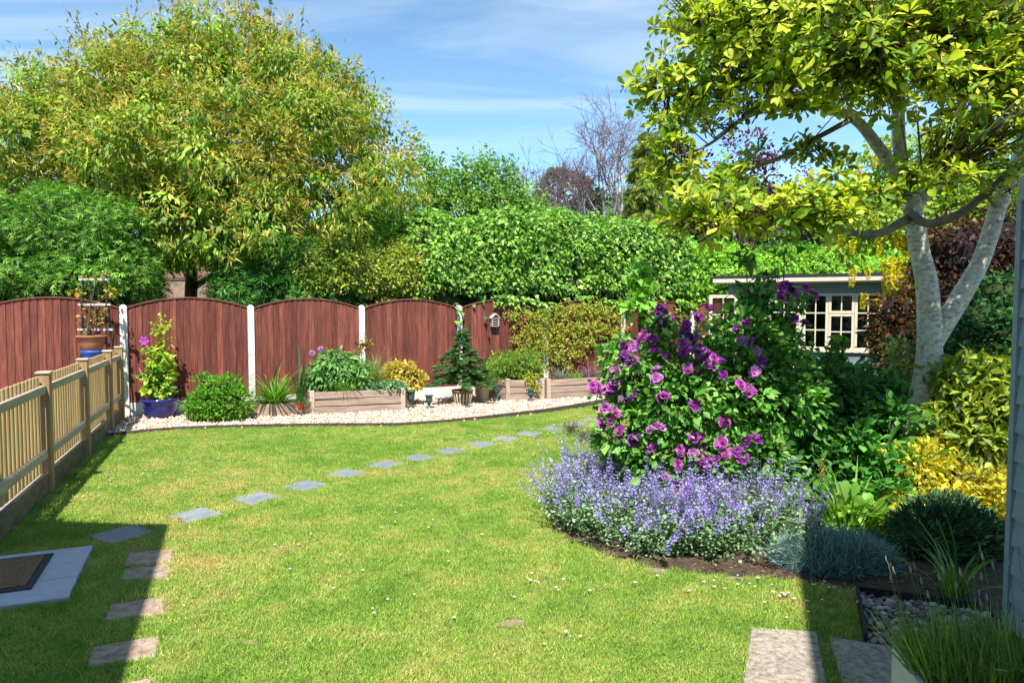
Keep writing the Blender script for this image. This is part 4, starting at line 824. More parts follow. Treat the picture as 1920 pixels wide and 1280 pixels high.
young = rng.random((n, 1))[ci]; colr = palette(k, [G(196, 204, 60), G(214, 214, 84), G(166, 188, 56)], .12) * (young > .42) + palette(k, [G(132, 166, 52), G(104, 142, 46), G(156, 180, 62)], .14) * (young <= .42)
L = rng.uniform(.045, .10, k) * np.exp(rng.normal(0, .22, n))[ci]
lv.add(C[ci] + D * .012 + ax * (tilt * .02), D, N, L, L * rng.uniform(.42, .54, k), T_OBOV, colr)
sp = rng.random(k) < .22      # odd single leaves further down the twigs
lv.add((C[ci] + (mid[ci] - C[ci]) * rng.uniform(.2, .8, (k, 1)))[sp], D[sp], N[sp], L[sp] * .85, L[sp] * .4, T_OBOV, colr[sp] * .85)
lv.build('crown', lf, mg)

# ================================================================ laburnum with hanging yellow flowers
lb_b = [(4.94, 9.4, 3.52, 0.7, 0.6, 0.5), (5.52, 9.4, 3.74, 0.7, 0.6, 0.5), (5.97, 9.2, 3.55, 0.7, 0.6, 0.5), (6.35, 9.0, 3.03, 0.6, 0.6, 0.5), (4.92, 9.2, 2.85, 0.6, 0.6, 0.4), (5.71, 9.2, 2.92, 0.7, 0.6, 0.4), (6.08, 9, 2.69, 0.6, 0.5, 0.4), (4.67, 9.4, 2.66, 0.35, 0.4, 0.3), (6.75, 9.3, 3.72, 0.7, 0.6, 0.6), (5.73, 9.2, 2.28, 0.5, 0.5, 0.3)]
lt = tree('laburnum_tree', 'laburnum with long hanging yellow flower chains behind the magnolia', (6.3, 9.8, 0), lb_b, .09,
     [dict(nc=520, per=18, cr=.2, L=.075, W=.042, T=T_LEAF, cols=[G(140, 168, 60), G(168, 190, 74), G(108, 140, 52)], lo=.35, droop=.4)], lf)
rac = []
for v in range(3):
    q = Leaves(); n = 190; t = rng.random(n); z = -.40 * t; rr = .06 * (1 - t * .75); a = rng.uniform(0, 6.28, n); P = np.c_[rr * np.cos(a), rr * np.sin(a), z]
    q.add(P, np.c_[np.cos(a), np.sin(a), rng.uniform(-.6, .2, n)], UP + rng.normal(size=(n, 3)) * .5, .042, .040, T_SIMPLE, palette(n, [(.72, .64, .02), (.82, .74, .05), (.62, .57, .03)], .1))
    q.raw(*tube_vf([(0, 0, .05), (0, 0, -.4)], .004, 4), (.12, .2, .04)); rac.append(np_mesh('flower_chain', np.concatenate(q.V), [np.concatenate(f) for f in q.F.values()], np.concatenate(q.C))); rac[-1].materials.append(petal_m)
RC = [(4.42, 8.9, 2.61), (4.55, 8.8, 2.26), (4.49, 8.7, 1.91), (4.77, 8.9, 2.68), (4.79, 8.8, 2.39), (4.87, 8.8, 2.26), (4.95, 8.8, 2.39), (5.0, 8.8, 2.15), (5.06, 8.8, 2.46), (4.92, 8.8, 2.05), (4.85, 8.9, 2.12), (5.08, 8.9, 2.68), (5.43, 8.9, 2.47), (5.48, 8.9, 2.33), (5.39, 8.9, 2.68), (5.65, 8.8, 2.73), (5.7, 8.8, 2.94), (4.52, 9, 3.58), (4.72, 9, 3.72), (4.86, 9, 3.86), (5.47, 9.1, 4.09), (5.68, 9.1, 3.95), (5.89, 9.1, 4.09), (5.64, 9, 3.45), (6.01, 8.9, 2.81), (6.14, 8.9, 2.95), (6.47, 8.9, 3.29), (5.21, 8.9, 2.88), (4.74, 9, 2.96), (4.39, 9.2, 2.78), (4.97, 8.9, 2.81), (6.45, 9.1, 4.02), (4.73, 8.8, 1.85), (5.1, 8.8, 2.12), (4.43, 8.9, 2.23)]
for p in RC:
    o = bpy.data.objects.new('flower_chain', random.choice(rac)); col.objects.link(o); o.parent = lt; o.matrix_parent_inverse = Matrix.Translation(-Vector(lt.location))
    o.location = p; s = random.uniform(.6, 1.0) * (.75 if p[0] < 4.75 else 1); o.scale = (s, s, s * random.uniform(.8, 1.1)); o.rotation_euler = (random.uniform(-.15, .15), random.uniform(-.15, .15), random.uniform(0, 6))


# ================================================================ plants of the right-hand border
T_ARCH = tmpl([(-.5, 0, 0), (.5, 0, 0), (-.5, .35, -.02), (.5, .35, -.02), (-.4, .64, -.12), (.4, .64, -.12), (-.26, .86, -.28), (.26, .86, -.28), (0, 1, -.46)], [[(0, 1, 3, 2), (2, 3, 5, 4), (4, 5, 7, 6)], [(6, 7, 8)]])
def shrub(name, label, cat, blobs, layers, material, core=None, group=None, stems=7, base_z=0.0, base=None, core_m=None):
    c = np.mean([b[:3] for b in blobs], 0); bs = base or (float(c[0]), float(c[1]), base_z); th = thing(name, label, cat, bs, group)
    if core: lumpy('inner_branches', blobs, core_m or inner, th, core, 10)
    lv = Leaves()
    for a in layers: lv.add(*clump_leaves(blobs, zmin=base_z + .01, **a))
    lv.build('foliage', material, th)
    if stems:
        m = MB()
        for k in range(stems):
            b = blobs[k % len(blobs)]; p = (bs[0] + random.uniform(-.08, .08), bs[1] + random.uniform(-.08, .08), bs[2]); e_ = (b[0], b[1], b[2])
            m.tube([p, ((p[0] + e_[0]) / 2 + random.uniform(-.05, .05), (p[1] + e_[1]) / 2, (p[2] + e_[2]) / 2), e_], [.011, .008, .005], 5)
        m.build('stem', bark, th)
    return th
def blades(lv, c, n, L, W, spread, cols, r=.05, T=T_ARCH, lift=1.0, lv_=.22, lean=(0, 0, 0)):
    a = rng.uniform(0, 6.28, n); s = np.abs(rng.normal(0, spread, n)); o = np.c_[np.cos(a), np.sin(a), np.zeros(n)]
    P = np.array(c) + o * (r * np.sqrt(rng.random(n)))[:, None]; D = unit(o * s[:, None] + UP * lift + rng.normal(size=(n, 3)) * .08 + np.array(lean)); Ls = L * np.exp(rng.normal(0, lv_, n))
    lv.add(P, D, -o + UP * .25 + rng.normal(size=(n, 3)) * .15, Ls, W, T, palette(n, cols, .14))

# ---- the purple rose
rose_b = [(1.06, 5.9, 1.21, 0.3), (1.48, 5.9, 1.21, 0.32), (2.04, 6.0, 1.36, 0.36), (2.29, 6.1, 1.43, 0.27), (1.0, 5.8, 0.71, 0.28), (1.4, 5.75, 0.86, 0.42), (1.87, 5.8, 0.99, 0.46), (2.27, 5.9, 0.98, 0.4), (1.25, 5.65, 0.43, 0.28), (1.58, 5.55, 0.4, 0.32), (1.97, 5.55, 0.45, 0.34), (1.28, 5.95, 1.62, 0.09), (2.52, 6.1, 1.81, 0.08), (2.16, 6.1, 1.79, 0.13)]
rose = shrub('rose_bush', 'tall rose bush full of purple double flowers', 'rose bush', rose_b,
             [dict(nc=1250, per=7, cr=.085, L=.066, W=.040, T=T_LEAF, cols=[G(120, 176, 76), G(88, 148, 58), G(154, 200, 104), G(66, 118, 48)], lo=.72, droop=.25, out=.7, jit=.7, up=.7),
              dict(nc=420, per=7, cr=.09, L=.062, W=.038, T=T_LEAF, cols=[G(64, 112, 40), G(44, 84, 32)], lo=.3, droop=.2, out=.6)], lf_gloss, stems=13, base=(1.62, 6.0, 0))
fm = []
for v in range(5):
    q = Leaves(); pal = [[(.38, .06, .36), (.52, .15, .50), (.28, .04, .28)], [(.30, .045, .31), (.42, .09, .42)], [(.17, .03, .22), (.24, .05, .28)], [(.46, .14, .45), (.60, .32, .58)], [(.36, .05, .31), (.50, .16, .45)]][v]
    for np_, rad_, tl, sz, z in ((7, .008, .25, .058, 0), (6, .006, .7, .048, .006), (5, .004, 1.4, .038, .010), (4, .003, 2.4, .028, .012)):
        if v == 2 and np_ == 4: continue
        a = np.arange(np_) * 6.283 / np_ + rng.random() * 6; o = np.c_[np.cos(a), np.sin(a), np.zeros(np_)]; n = np_
        D = unit(o + UP * tl + rng.normal(size=(n, 3)) * .16); N = unit(UP - o * tl * .8 + rng.normal(size=(n, 3)) * .2)
        q.add(o * rad_ + UP * z, D, N, sz * rng.uniform(.85, 1.15, n), sz * rng.uniform(.95, 1.25, n), T_OBOV, palette(n, pal, .18))
    a = rng.uniform(0, 6.28, 10); q.add(np.tile([0, 0, .012], (10, 1)), np.c_[np.cos(a) * .5, np.sin(a) * .5, np.ones(10)], rvec(10), .016, .006, T_SIMPLE, np.tile([.75, .42, .05], (10, 1)))
    me = np_mesh('rose_flower', np.concatenate(q.V), [np.concatenate(f) for f in q.F.values()], np.concatenate(q.C)); me.materials.append(petal_m); fm.append(me)
FPOS = [(1.247, 5.75, 1.73), (1.255, 5.868, 1.661), (1.286, 5.86, 1.588), (1.366, 5.909, 1.624), (1.127, 5.787, 1.5), (1.195, 5.765, 1.464), (1.181, 5.649, 1.363), (1.457, 5.752, 1.514), (1.531, 5.708, 1.485), (1.426, 5.644, 1.426), (1.395, 5.602, 1.349), (0.922, 5.694, 1.41), (0.936, 5.641, 1.346), (1.008, 5.649, 1.399), (1.013, 5.6, 1.305), (0.856, 5.656, 1.203), (1.424, 5.487, 1.219), (1.496, 5.566, 1.268), (1.568, 5.609, 1.362), (1.623, 5.558, 1.334), (1.623, 5.48, 1.263), (1.685, 5.474, 1.302), (1.678, 5.403, 1.197), (1.907, 5.657, 1.46), (1.66, 5.75, 1.726), (1.576, 5.75, 1.64), (1.957, 5.72, 1.605), (1.998, 5.449, 1.304), (1.914, 5.377, 1.229), (1.793, 5.337, 1.123), (1.846, 5.319, 1.067), (1.205, 5.385, 1.025), (1.429, 5.319, 0.966), (1.171, 5.509, 1.156), (0.731, 5.75, 1.054), (0.863, 5.727, 1.029), (0.918, 5.672, 0.965), (0.993, 5.643, 1.004), (0.816, 5.644, 0.884), (0.861, 5.589, 0.865), (0.747, 5.649, 0.744), (0.879, 5.529, 0.726), (1.002, 5.506, 0.673), (1.168, 5.377, 0.787), (1.667, 5.391, 0.819), (1.499, 5.347, 0.699), (1.437, 5.336, 0.702), (1.902, 5.296, 0.697), (1.626, 5.332, 0.656), (1.675, 5.282, 0.586), (1.487, 5.249, 0.526), (1.59, 5.249, 0.555), (1.788, 5.258, 0.558), (1.425, 5.316, 0.591), (1.312, 5.362, 0.487), (1.125, 5.447, 0.607), (2.273, 5.75, 1.806), (2.348, 5.75, 1.9), (2.522, 6.024, 1.847), (2.473, 5.75, 1.891), (2.272, 5.75, 1.887), (2.131, 6.091, 1.924), (2.462, 5.75, 1.591), (1.279, 5.36, 0.372), (1.363, 5.304, 0.314), (1.407, 5.279, 0.291)]
FPOS = FPOS + [(x + random.gauss(0, .05), y + random.uniform(0, .03), z + random.gauss(0, .05)) for x, y, z in FPOS if random.random() < .85]
for k, p in enumerate(FPOS):
    o = bpy.data.objects.new('rose_flower', fm[k % 5 if k > 3 else 2]); col.objects.link(o); o.parent = rose; o.matrix_parent_inverse = Matrix.Translation(-Vector(rose.location))
    o.location = p; s = random.uniform(.62, .98); o.scale = (s, s, s * random.uniform(.8, 1.2)); d = Vector((random.gauss(-.05, .45), -.75 + random.gauss(0, .25), .65 + random.gauss(0, .3))); o.rotation_euler = d.to_track_quat('Z', 'Y').to_euler()
lv = Leaves(); FP = np.array([(1.247, 5.75, 1.73), (1.255, 5.868, 1.661), (1.286, 5.86, 1.588), (1.366, 5.909, 1.624), (1.127, 5.787, 1.5), (1.195, 5.765, 1.464), (1.181, 5.649, 1.363), (1.457, 5.752, 1.514), (1.531, 5.708, 1.485), (1.426, 5.644, 1.426), (1.395, 5.602, 1.349), (0.922, 5.694, 1.41), (0.936, 5.641, 1.346), (1.008, 5.649, 1.399), (1.013, 5.6, 1.305), (0.856, 5.656, 1.203), (1.424, 5.487, 1.219), (1.496, 5.566, 1.268), (1.568, 5.609, 1.362), (1.623, 5.558, 1.334), (1.623, 5.48, 1.263), (1.685, 5.474, 1.302), (1.678, 5.403, 1.197), (1.907, 5.657, 1.46), (1.66, 5.75, 1.726), (1.576, 5.75, 1.64), (1.957, 5.72, 1.605), (1.998, 5.449, 1.304), (1.914, 5.377, 1.229), (1.793, 5.337, 1.123), (1.846, 5.319, 1.067), (1.205, 5.385, 1.025), (1.429, 5.319, 0.966), (1.171, 5.509, 1.156), (0.731, 5.75, 1.054), (0.863, 5.727, 1.029), (0.918, 5.672, 0.965), (0.993, 5.643, 1.004), (0.816, 5.644, 0.884), (0.861, 5.589, 0.865), (0.747, 5.649, 0.744), (0.879, 5.529, 0.726), (1.002, 5.506, 0.673), (1.168, 5.377, 0.787), (1.667, 5.391, 0.819), (1.499, 5.347, 0.699), (1.437, 5.336, 0.702), (1.902, 5.296, 0.697), (1.626, 5.332, 0.656), (1.675, 5.282, 0.586), (1.487, 5.249, 0.526), (1.59, 5.249, 0.555), (1.788, 5.258, 0.558), (1.425, 5.316, 0.591), (1.312, 5.362, 0.487), (1.125, 5.447, 0.607), (2.273, 5.75, 1.806), (2.348, 5.75, 1.9), (2.522, 6.024, 1.847), (2.473, 5.75, 1.891), (2.272, 5.75, 1.887), (2.131, 6.091, 1.924), (2.462, 5.75, 1.591), (1.279, 5.36, 0.372), (1.363, 5.304, 0.314), (1.407, 5.279, 0.291)]); i = np.repeat(np.arange(len(FP)), 11); n = len(i)
lv.add(FP[i] + rng.normal(size=(n, 3)) * .055 + [0, .07, -.08], rng.normal(size=(n, 3)) + [0, -.5, 0], UP + [0, -.5, 0] + rng.normal(size=(n, 3)) * .4, rng.uniform(.045, .075, n), .036, T_LEAF, palette(n, [G(126, 182, 78), G(92, 152, 60), G(156, 204, 106)], .14)); lv.build('flower_leaves', lf_gloss, rose)
# flower stalks reaching out of the bush
m = MB()
for p in [(1.247, 5.75, 1.73), (1.255, 5.868, 1.661), (1.286, 5.86, 1.588), (1.366, 5.909, 1.624), (1.127, 5.787, 1.5), (1.195, 5.765, 1.464), (1.181, 5.649, 1.363), (1.457, 5.752, 1.514), (1.531, 5.708, 1.485), (1.426, 5.644, 1.426), (1.395, 5.602, 1.349), (0.922, 5.694, 1.41), (0.936, 5.641, 1.346), (1.008, 5.649, 1.399), (1.013, 5.6, 1.305), (0.856, 5.656, 1.203), (1.424, 5.487, 1.219), (1.496, 5.566, 1.268), (1.568, 5.609, 1.362), (1.623, 5.558, 1.334), (1.623, 5.48, 1.263), (1.685, 5.474, 1.302), (1.678, 5.403, 1.197), (1.907, 5.657, 1.46), (1.66, 5.75, 1.726), (1.576, 5.75, 1.64), (1.957, 5.72, 1.605), (1.998, 5.449, 1.304), (1.914, 5.377, 1.229), (1.793, 5.337, 1.123), (1.846, 5.319, 1.067), (1.205, 5.385, 1.025), (1.429, 5.319, 0.966), (1.171, 5.509, 1.156), (0.731, 5.75, 1.054), (0.863, 5.727, 1.029), (0.918, 5.672, 0.965), (0.993, 5.643, 1.004), (0.816, 5.644, 0.884), (0.861, 5.589, 0.865), (0.747, 5.649, 0.744), (0.879, 5.529, 0.726), (1.002, 5.506, 0.673), (1.168, 5.377, 0.787), (1.667, 5.391, 0.819), (1.499, 5.347, 0.699), (1.437, 5.336, 0.702), (1.902, 5.296, 0.697), (1.626, 5.332, 0.656), (1.675, 5.282, 0.586), (1.487, 5.249, 0.526), (1.59, 5.249, 0.555), (1.788, 5.258, 0.558), (1.425, 5.316, 0.591), (1.312, 5.362, 0.487), (1.125, 5.447, 0.607), (2.273, 5.75, 1.806), (2.348, 5.75, 1.9), (2.522, 6.024, 1.847), (2.473, 5.75, 1.891), (2.272, 5.75, 1.887), (2.131, 6.091, 1.924), (2.462, 5.75, 1.591), (1.279, 5.36, 0.372), (1.363, 5.304, 0.314), (1.407, 5.279, 0.291)]: m.tube([(p[0] + random.uniform(-.05, .05), p[1] + .25, p[2] - .22), (p[0], p[1] + .08, p[2] - .09), (p[0], p[1] + .012, p[2] - .008)], .004, 5)
m.build('flower_stalks', mat('green_stem', (.06, .11, .03), (.10, .17, .05), 8, .7), rose)['kind'] = 'stuff'

# ---- dark green shrubs behind and right of the rose
pe = [(3.04, 6.8, 0.81, 0.45, 0.5, 0.42), (3.53, 6.9, 0.66, 0.45, 0.5, 0.4), (3.12, 6.6, 0.57, 0.5, 0.45, 0.45), (3.59, 6.7, 0.45, 0.42, 0.4, 0.42), (2.69, 6.2, 0.25, 0.35, 0.4, 0.35), (3.18, 6.3, 0.17, 0.4, 0.4, 0.32), (2.62, 6.4, 0.61, 0.35, 0.4, 0.4)]
shrub('peony_shrub', 'dense dark green shrub between the rose and the pale trunk', 'shrub', pe,
      [dict(nc=1500, per=8, cr=.12, L=.10, W=.046, T=T_LEAF, cols=[G(76, 134, 60), G(102, 162, 76), G(54, 102, 46)], lo=.8, droop=.35, out=.7, jit=.7)], lf_gloss, .7)
hy = [(3.17, 5.9, 0.37, 0.18, 0.2, 0.14), (3.02, 6.0, 0.58, 0.14, 0.2, 0.1), (3.4, 6.0, 0.77, 0.14, 0.2, 0.12), (2.75, 5.6, 0.08, 0.16, 0.2, 0.12), (3.02, 5.5, 0.2, 0.16, 0.2, 0.14), (3.28, 5.7, 0.41, 0.12, 0.2, 0.12)]
shrub('broad_leaf_shrub', 'shrub with broad glossy leaves at the foot of the pale trunk', 'shrub', hy,
      [dict(nc=150, per=6, cr=.10, L=.10, W=.06, T=T_OBOV, cols=[G(88, 150, 66), G(60, 118, 48), G(112, 170, 84)], lo=.5, droop=.25, up=.9)], lf_gloss)
# tall whippy shoots rising above the rose
sg = [(1.12, 6.0, 2.09, 0.07, 0.07, 0.1), (1.15, 6.0, 1.81, 0.09, 0.08, 0.12), (1.1, 6.0, 1.95, 0.08, 0.07, 0.1), (1.24, 6.0, 1.58, 0.08, 0.08, 0.1), (1.05, 6.0, 1.72, 0.08, 0.07, 0.08)]
shrub('young_sapling', 'pale green leafy shoot rising above the left of the rose', 'sapling', sg,
      [dict(nc=60, per=5, cr=.06, L=.075, W=.06, T=T_IVY, cols=[G(150, 196, 84), G(120, 172, 66)], lo=.2, droop=.3)], lf, base=(1.15, 6.05, 0), stems=3)
sg = [(2.14, 6.3, 1.91, 0.1, 0.1, 0.08), (2.54, 6.4, 2.26, 0.1, 0.1, 0.04), (2.19, 6.4, 2.21, 0.06, 0.1, 0.06), (2.35, 6.3, 2.01, 0.1, 0.1, 0.05), (2.72, 6.3, 1.17, 0.12, 0.1, 0.08), (3.2, 6.5, 1.41, 0.12, 0.1, 0.06), (3.01, 6.4, 1.31, 0.14, 0.1, 0.07)]
shrub('climbing_shoots', 'thin leafy shoots in front of the summerhouse roof', 'climber', sg,
      [dict(nc=62, per=4, cr=.07, L=.07, W=.055, T=T_IVY, cols=[G(90, 132, 50), G(124, 160, 62), G(60, 100, 40)], lo=.2, droop=.4)], lf, base=(2.35, 6.4, 0), stems=8)

# ---- catmint along the edge of the border
def catmint(label, cen, ext, n, hgt, base_poly):
    th = thing('catmint_clump', label, 'catmint', (*cen, 0), 'catmint along the border edge'); lv = Leaves(); fl = Leaves(); st = Leaves()
    P = np.array(base_poly, float); lo_, hi_ = P.min(0), P.max(0); S = lo_ + (hi_ - lo_) * rng.random((60, 2)); S = S[in_poly(S, base_poly)][:max(4, n // 30)]     # crowns of the separate plants
    si = rng.integers(0, len(S), n * 2); B = S[si] + rng.normal(size=(n * 2, 2)) * .10; kk = in_poly(B, base_poly); B = B[kk][:n]; si = si[kk][:n]; n = len(B)
    out = (B - np.array(cen)) / np.array(ext) * .55 + (B - S[si]) / .16 * .55; o3 = np.c_[out, np.zeros(n)]; hv = np.exp(rng.normal(0, .2, len(S)))[si]
    D0 = unit(o3 * .55 + UP + rng.normal(size=(n, 3)) * .2); L = hgt * rng.uniform(.6, 1.1, n) * hv; A = np.c_[B, np.full(n, .01)]
    Mid = A + D0 * (L * .55)[:, None]; D1 = unit(D0 + o3 * .25 + rng.normal(size=(n, 3)) * .18 + UP * .15); Tip = Mid + D1 * (L * .5)[:, None]
    twigs(st, A, Mid, .004, (.10, .14, .07)); twigs(st, Mid, Tip, .003, (.12, .13, .12))
    k = 19; t = np.tile(np.linspace(.0, 1.05, k), n) + rng.normal(0, .03, n * k); i = np.repeat(np.arange(n), k)
    Pl = A[i] + (Mid[i] - A[i]) * np.clip(t, 0, 1)[:, None] * 1.25 + rng.normal(size=(n * k, 3)) * .018
    s_ = rng.uniform(.020, .040, n * k); lv.add(Pl[Pl[:, 2] > 0], (rvec(n * k) * [1, 1, .4] + o3[i] * .3)[Pl[:, 2] > 0], (UP + rng.normal(size=(n * k, 3)) * .5)[Pl[:, 2] > 0], s_[Pl[:, 2] > 0], (s_ * .72)[Pl[:, 2] > 0], T_SIMPLE, palette(n * k, [G(146, 180, 132), G(116, 156, 104), G(174, 200, 160), G(92, 134, 82)], .14)[Pl[:, 2] > 0])
    k = 36; fsel = np.where(rng.random(n) < .62)[0]; i = np.repeat(fsel, k); nn_ = n; n = len(fsel); wh = rng.integers(0, 8, n * k) / 7.0; d1 = D1[i]; ra = rvec(n * k); ra = unit(ra - (ra * d1).sum(1, keepdims=True) * d1)
    Pf = Mid[i] + (Tip - Mid)[i] * (.30 + .70 * wh)[:, None] + ra * (.012 * (1.1 - .6 * wh))[:, None] + d1 * rng.normal(0, .004, (n * k, 1)); fc = np.exp(rng.normal(0, .15, (nn_, 1)))[i]
    fl.add(Pf, ra + d1 * .5, UP + rng.normal(size=(n * k, 3)) * .5, rng.uniform(.012, .021, n * k), .012, T_SIMPLE, palette(n * k, [(.34, .28, .66), (.42, .37, .74), (.25, .20, .54), (.50, .45, .74)], .14) * fc)
    st.build('stems', lf_soft, th); lv.build('foliage', lf_soft, th); fl.build('flower_spikes', petal_m, th); return th
catmint('lavender blue catmint clump spreading over the lawn left of the rose', (.78, 5.35), (.6, .7), 400, .48, [(.40, 4.97), (.80, 4.54), (1.18, 4.62), (1.15, 5.5), (.9, 6.1), (.42, 6.0), (.32, 5.5)])
catmint('lavender blue catmint clump in front of the rose, beside the blue grey pinks', (1.55, 4.75), (.5, .4), 370, .50, [(1.05, 4.46), (1.3, 4.36), (1.84, 4.26), (2.0, 4.45), (2.05, 5.1), (1.2, 5.3)])
catmint('few tall catmint stems at the left foot of the rose', (1.15, 6.3), (.4, .4), 50, .72, [(.95, 6.1), (1.3, 6.0), (1.3, 6.5), (.95, 6.6)])

# ---- dried allium heads leaning over the lawn
for p, b, lb in [((0.66, 7.6, 0.38), (1.05, 7.2), 'left of the two'), ((0.8, 7.5, 0.33), (1.1, 7.1), 'right of the two'), ((0.8, 7.2, 0.15), (1.15, 6.9), 'low and small')]:
    th = thing('allium_seedhead', 'dried brown allium seed head over the lawn, ' + lb, 'allium', (b[0], b[1], 0), 'dried allium heads'); MB().tube([(b[0], b[1], 0), ((b[0] + p[0]) / 2 + .05, (b[1] + p[1]) / 2, p[2] * .6), tuple(p)], .005, 5).build('stalk', MATS['green_stem'], th)
    q = Leaves(); d = rvec(170); pp = np.tile(p, (170, 1)).astype(float); r_ = .085 if 'small' not in lb else .05
    twigs(q, pp, pp + d * r_, .003, (.16, .15, .09)); q.add(pp + d * r_, d, rvec(170), .018, .014, T_SIMPLE, palette(170, [(.20, .17, .10), (.28, .23, .16), (.14, .14, .07)], .2)); q.build('seed_head', lf_soft, th)
# purple allium-like head on a long stalk
th = thing('allium_flower', 'single small purple pompon flower right of the rose', 'allium', (2.3, 5.7, 0)); p = np.array((2.23, 5.5, 0.57))
MB().tube([(2.3, 5.7, 0), (2.25, 5.6, .3), tuple(p)], .004, 5).build('stalk', MATS['green_stem'], th); q = Leaves(); d = rvec(120); q.add(np.tile(p, (120, 1)) + d * .02, d, rvec(120), .03, .014, T_SIMPLE, palette(120, [(.20, .06, .26), (.30, .12, .34)], .15)); q.build('flower_head', petal_m, th)

# ---- front of the border, right
def mound(name, label, cat, cen, ext, n, L, W, cols, T, material, spread=.6, cuts=None):
    th = thing(name, label, cat, (*cen, 0)); lv = Leaves(); a = rng.uniform(0, 6.28, n); r = np.sqrt(rng.random(n)); B = np.array(cen) + np.c_[np.cos(a) * r * ext[0], np.sin(a) * r * ext[1]]; o = np.c_[np.cos(a), np.sin(a), np.zeros(n)] * r[:, None]
    z = ext[2] * np.sqrt(np.maximum(0, 1 - r ** 2)) * rng.uniform(.5, 1, n)
    lv.add(np.c_[B, z], unit(o * spread + UP * .7 + rng.normal(size=(n, 3)) * .45), -o + UP * .3 + rng.normal(size=(n, 3)) * .3, L * np.exp(rng.normal(0, .25, n)), W, T, palette(n, cols, .15)); lv.build('foliage', material, th)
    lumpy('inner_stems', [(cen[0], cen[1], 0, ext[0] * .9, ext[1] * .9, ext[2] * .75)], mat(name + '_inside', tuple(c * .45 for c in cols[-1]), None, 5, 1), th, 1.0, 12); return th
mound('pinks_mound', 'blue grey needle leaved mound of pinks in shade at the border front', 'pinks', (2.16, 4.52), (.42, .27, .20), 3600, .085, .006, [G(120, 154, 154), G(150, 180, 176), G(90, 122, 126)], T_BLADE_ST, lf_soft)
sd = [(2.94, 4.75, 0.1, 0.24, 0.22, 0.17), (3.16, 4.75, 0.14, 0.24, 0.22, 0.18), (3.11, 4.85, 0.2, 0.26, 0.2, 0.17), (3.35, 4.8, 0.08, 0.16, 0.2, 0.15)]
shrub('spurge_mound', 'dark blue green domed spurge in shade near the shed', 'shrub', sd,
      [dict(nc=480, per=11, cr=.055, L=.05, W=.016, T=T_SIMPLE, cols=[G(74, 112, 78), G(98, 136, 96), G(56, 88, 62)], lo=.85, out=1.0, droop=-.3, jit=.6)], lf_soft, .8)
eu = [(3.4, 5.6, 0.39, 0.2, 0.2, 0.16), (3.33, 5.7, 0.46, 0.14, 0.2, 0.1), (3.61, 5.5, 0.33, 0.24, 0.2, 0.16), (3.76, 5.4, 0.14, 0.2, 0.2, 0.13), (3.42, 5.4, 0.18, 0.22, 0.2, 0.12), (3.16, 5.4, 0.16, 0.12, 0.16, 0.1), (2.9, 5.2, 0.11, 0.1, 0.12, 0.06), (3.82, 5.3, 0.08, 0.12, 0.16, 0.09), (3.6, 5.7, 0.53, 0.14, 0.2, 0.09), (3.88, 5.3, 0.32, 0.16, 0.2, 0.12)]
shrub('golden_euonymus', 'golden yellow variegated euonymus by the grey shed', 'shrub', eu,
      [dict(nc=640, per=9, cr=.07, L=.046, W=.026, T=T_LEAF, cols=[(.62, .52, .035), (.72, .62, .08), (.48, .45, .05), (.26, .29, .05)], lo=.55, droop=.1, out=.7, jit=.8)], lf, base=(3.6, 5.6, 0))
dl2 = Leaves(); th = thing('strappy_plant', 'green strap leaved plant in shade beside the shed wall', 'plant', (2.72, 4.0, 0)); blades(dl2, (2.66, 4.02, 0), 34, .36, .016, .5, [G(96, 142, 44), G(130, 166, 60), G(66, 104, 36)], .05); dl2.build('foliage', lf, th)
dl2 = Leaves(); th = thing('strappy_plant', 'narrow leaved green plant between the catmint and the golden bush', 'plant', (2.7, 5.2, 0)); blades(dl2, (2.55, 5.1, 0), 60, .42, .018, .4, [G(120, 160, 50), G(150, 180, 70)], .14); blades(dl2, (2.1, 5.3, 0), 24, .6, .012, .25, [G(120, 160, 80)], .1); dl2.build('foliage', lf, th)
hs = [(2.59, 5.2, 0.15, 0.14, 0.12, 0.1), (2.67, 5.1, 0.12, 0.12, 0.12, 0.08), (2.09, 4.5, 0.0, 0.06, 0.06, 0.05)]
shrub('hosta_clump', 'pale green broad leaves behind the blue grey pinks', 'plant', hs, [dict(nc=40, per=4, cr=.07, L=.12, W=.075, T=T_OBOV, cols=[G(140, 180, 80), G(110, 160, 60)], lo=.3, droop=.2, up=1.0)], lf, stems=3)
th = thing('flower_spike', 'thin rusty yellow flower spike above the right catmint', 'plant', (2.25, 5.3, 0)); p0 = (2.43, 5.3, 0.36); MB().tube([(p0[0], p0[1], .0), p0], .004, 5).build('stalk', MATS['green_stem'], th); q = Leaves(); n = 60; t = rng.random(n); q.add(np.array(p0) + UP * (t[:, None] * .22 - .02) + rng.normal(size=(n, 3)) * [.012, .012, .004], rvec(n), UP + rvec(n), .02, .014, T_SIMPLE, palette(n, [(.45, .32, .08), (.30, .18, .06)], .2)); q.build('flowers', petal_m, th)

